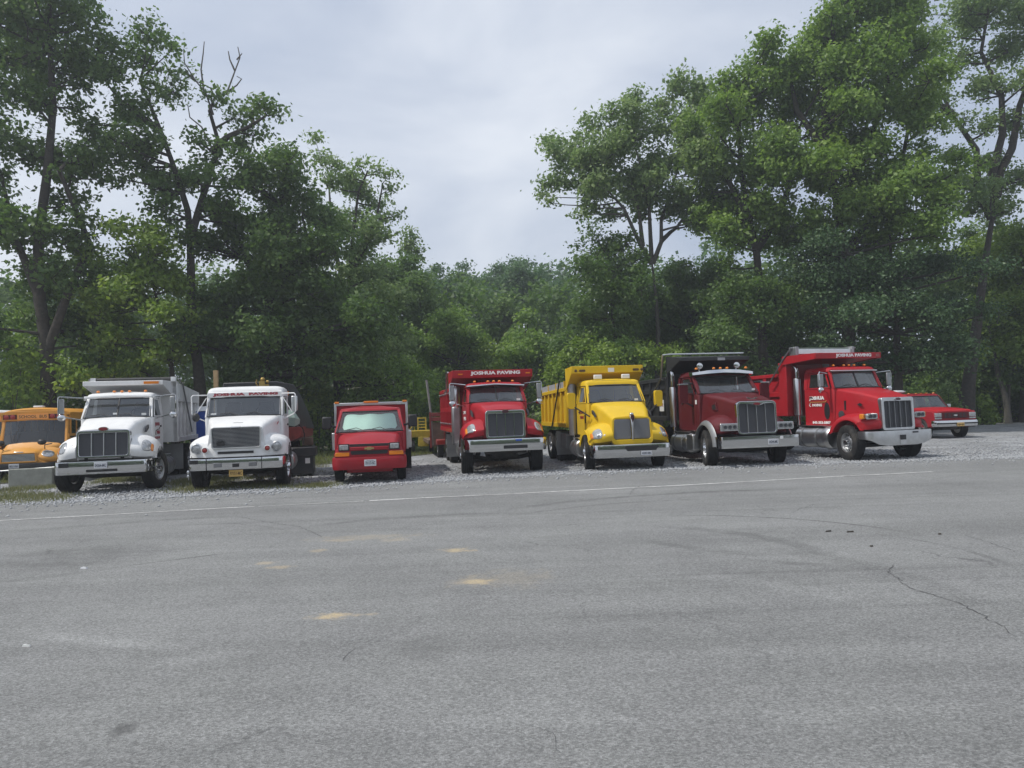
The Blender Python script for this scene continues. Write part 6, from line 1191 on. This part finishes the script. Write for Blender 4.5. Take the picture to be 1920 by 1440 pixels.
# ------------------------------------------------------------------ grass, weeds and loose stones
def blades(name, label, P, h, mat, w=.02):
    P = np.asarray(P); n = len(P); a = rng.uniform(0, 2 * math.pi, n); hh = h * rng.uniform(.5, 1.4, n); d = np.stack([np.cos(a), np.sin(a), np.zeros(n)], 1); lean = rng.normal(size=(n, 3)) * .35; lean[:, 2] = 0
    tip = P + lean * hh[:, None] + np.array([0, 0, 1]) * hh[:, None]; v = np.stack([P - d * w / 2, P + d * w / 2, tip], 1).reshape(-1, 3)
    o = link(name, raw_mesh(name, v, np.arange(n * 3).reshape(-1, 3), mat, np.repeat(rng.uniform(0, 1, n), 3), 3)); o['kind'] = 'stuff'; o['label'] = label; o['category'] = 'grass'; return o
def scatter(px0, px1, py0, py1, n, clump=.0):
    a = [gnd(px, py) for px, py in zip(rng.uniform(px0, px1, n), rng.uniform(py0, py1, n))]; a = np.array(a)
    return a
def tufts(c, n, r):
    out = []
    for x, y in c: out.append(np.stack([rng.normal(x, r, n), rng.normal(y, r, n), np.zeros(n)], 1))
    return np.concatenate(out)
tc_ = [tuple(gnd(px, py)[:2]) for px, py in [(6, 925), (20, 920), (38, 916), (10, 935), (60, 918), (78, 916), (92, 914), (25, 938), (50, 930), (5, 905)]]
P1 = tufts(tc_, 260, .3)
tc2 = [tuple(gnd(rng.uniform(330, 375), rng.uniform(898, 922))[:2]) for _ in range(30)] + [tuple(gnd(rng.uniform(380, 535), rng.uniform(895, 916))[:2]) for _ in range(50)] + [tuple(gnd(rng.uniform(150, 280), rng.uniform(893, 906))[:2]) for _ in range(26)] + [tuple(gnd(rng.uniform(0, 110), rng.uniform(925, 945))[:2]) for _ in range(26)] + [tuple(gnd(px, py)[:2]) for px, py in ((590, 911), (595, 910), (600, 912), (587, 913), (596, 914))] * 3 + [tuple(gnd(rng.uniform(540, 600), rng.uniform(868, 892))[:2]) for _ in range(14)]
blades('weeds', 'weedy yellow-green grass growing round the white trucks and concrete blocks', np.concatenate([P1, tufts(tc2, 90, .3)]), .09, 'weed_blade', .018)
xs = rng.uniform(-34, 0, 60000); ys = rng.uniform(24.4, 44, 60000); ylo = np.interp(xs, [-60, -20, -16, -14, -10, -9, -6, -3.2, -1, 3], [24.3, 24.3, 24.9, 27.3, 29.8, 28.8, 29.8, 34.8, 37.8, 39.3]); yhi = np.interp(xs, edge_x, edge_y) + 1
k = (ys > ylo) & (ys < yhi); blades('lawn_grass', 'bright mown grass between the parked trucks and the wood', np.stack([xs[k], ys[k], np.zeros(k.sum())], 1), .13, 'grass_blade', .035)
# stones: rough octahedra lying on the lot and spilling on to the asphalt
n = 26000; sx = rng.uniform(-14.5, 24, n); eyx = np.interp(sx, ex, ey); sy = eyx + np.abs(rng.normal(0, 1, n)) ** 1.4 * 2.2 - .12
k2 = rng.uniform(0, 1, n) < .09; sy[k2] = eyx[k2] - rng.exponential(.45, k2.sum())
s = rng.uniform(.02, .048, n)[:, None, None] * rng.uniform(.6, 1.3, (n, 6, 1)); U = np.array([(1, 0, 0), (0, 1, 0), (-1, 0, 0), (0, -1, 0), (0, 0, .75), (0, 0, -.3)], float)
a = rng.uniform(0, 2 * math.pi, n); ca, sa = np.cos(a)[:, None], np.sin(a)[:, None]
V = np.stack([U[None, :, 0] * ca - U[None, :, 1] * sa, U[None, :, 0] * sa + U[None, :, 1] * ca, np.repeat(U[None, :, 2], n, 0)], 2) * s + np.stack([sx, sy, np.full(n, .008)], 1)[:, None, :]
F = np.array([(0, 1, 4), (1, 2, 4), (2, 3, 4), (3, 0, 4), (1, 0, 5), (2, 1, 5), (3, 2, 5), (0, 3, 5)]); Fa = (np.arange(n)[:, None, None] * 6 + F[None]).reshape(-1, 3)
o = link('gravel_stones', raw_mesh('gravel_stones', V.reshape(-1, 3), Fa, 'stone', np.repeat(rng.uniform(0, 1, n) ** 1.5, 6), 3)); o['kind'] = 'stuff'; o['label'] = 'loose grey crushed stones along the front of the parked trucks'; o['category'] = 'gravel'
# small litter on the asphalt
for (px, py), sz, mt, lab in (((50, 1214), (.035, .01), 'paper', 'pale scrap of paper lying at the near side of the asphalt'), ((158, 1067), (.045, .02), 'white_plate', 'flat pale scrap on the asphalt below the school bus'), ((1553, 998), (.05, .008), 'litter', 'dark strip of rubber on the asphalt, first of a pair'), ((1594, 999), (.055, .008), 'litter', 'dark strip of rubber on the asphalt, second of the pair'), ((1762, 1003), (.02, .016), 'litter', 'dark pebble on the asphalt below the pickup'), ((1634, 1026), (.018, .016), 'litter', 'small black crumb on the asphalt below the scarlet truck'), ((166, 934), (.12, .08), 'paper', 'pale stone at the gravel edge before the white dump truck')):
    g = gnd(px, py); t = obj('litter', MB().hexa([(-sz[0], -sz[1], 0), (sz[0], -sz[1] * .7, 0), (sz[0] * .9, sz[1], 0), (-sz[0] * .8, sz[1] * .9, 0)], [(-sz[0] * .8, -sz[1] * .8, .018), (sz[0] * .8, -sz[1] * .5, .022), (sz[0] * .7, sz[1] * .8, .015), (-sz[0] * .6, sz[1] * .7, .02)]), mt); t.location = (g[0], g[1], .007); t.rotation_euler = (0, 0, rng.uniform(-.4, .4)); tag(t, lab, 'litter'); t['kind'] = 'thing'

fw = bpy.data.objects['far_wood'].copy(); COL.objects.link(fw); fw.rotation_euler = (0, 0, math.pi); fw['label'] = 'wood across the asphalt, mirrored in the chrome'
fw2 = fw.copy(); COL.objects.link(fw2); fw2.location = (7, 17, 0); fw2['label'] = 'nearer edge of the wood across the asphalt, mirrored in the chrome'
# ------------------------------------------------------------------ humid summer air
m = bpy.data.materials.new('air'); m.use_nodes = True; t = m.node_tree; t.nodes.clear()
v = N(t, 'ShaderNodeVolumePrincipled'); v.inputs['Color'].default_value = (.86, .92, 1, 1); v.inputs['Density'].default_value = .0015; v.inputs['Anisotropy'].default_value = .3
ou = N(t, 'ShaderNodeOutputMaterial'); t.links.new(v.outputs[0], ou.inputs['Volume']); MAT['air'] = m
hz = obj('haze', MB().box(-170, 170, -75, 210, -1.1, 36), 'air', smooth=False); hz['kind'] = 'stuff'
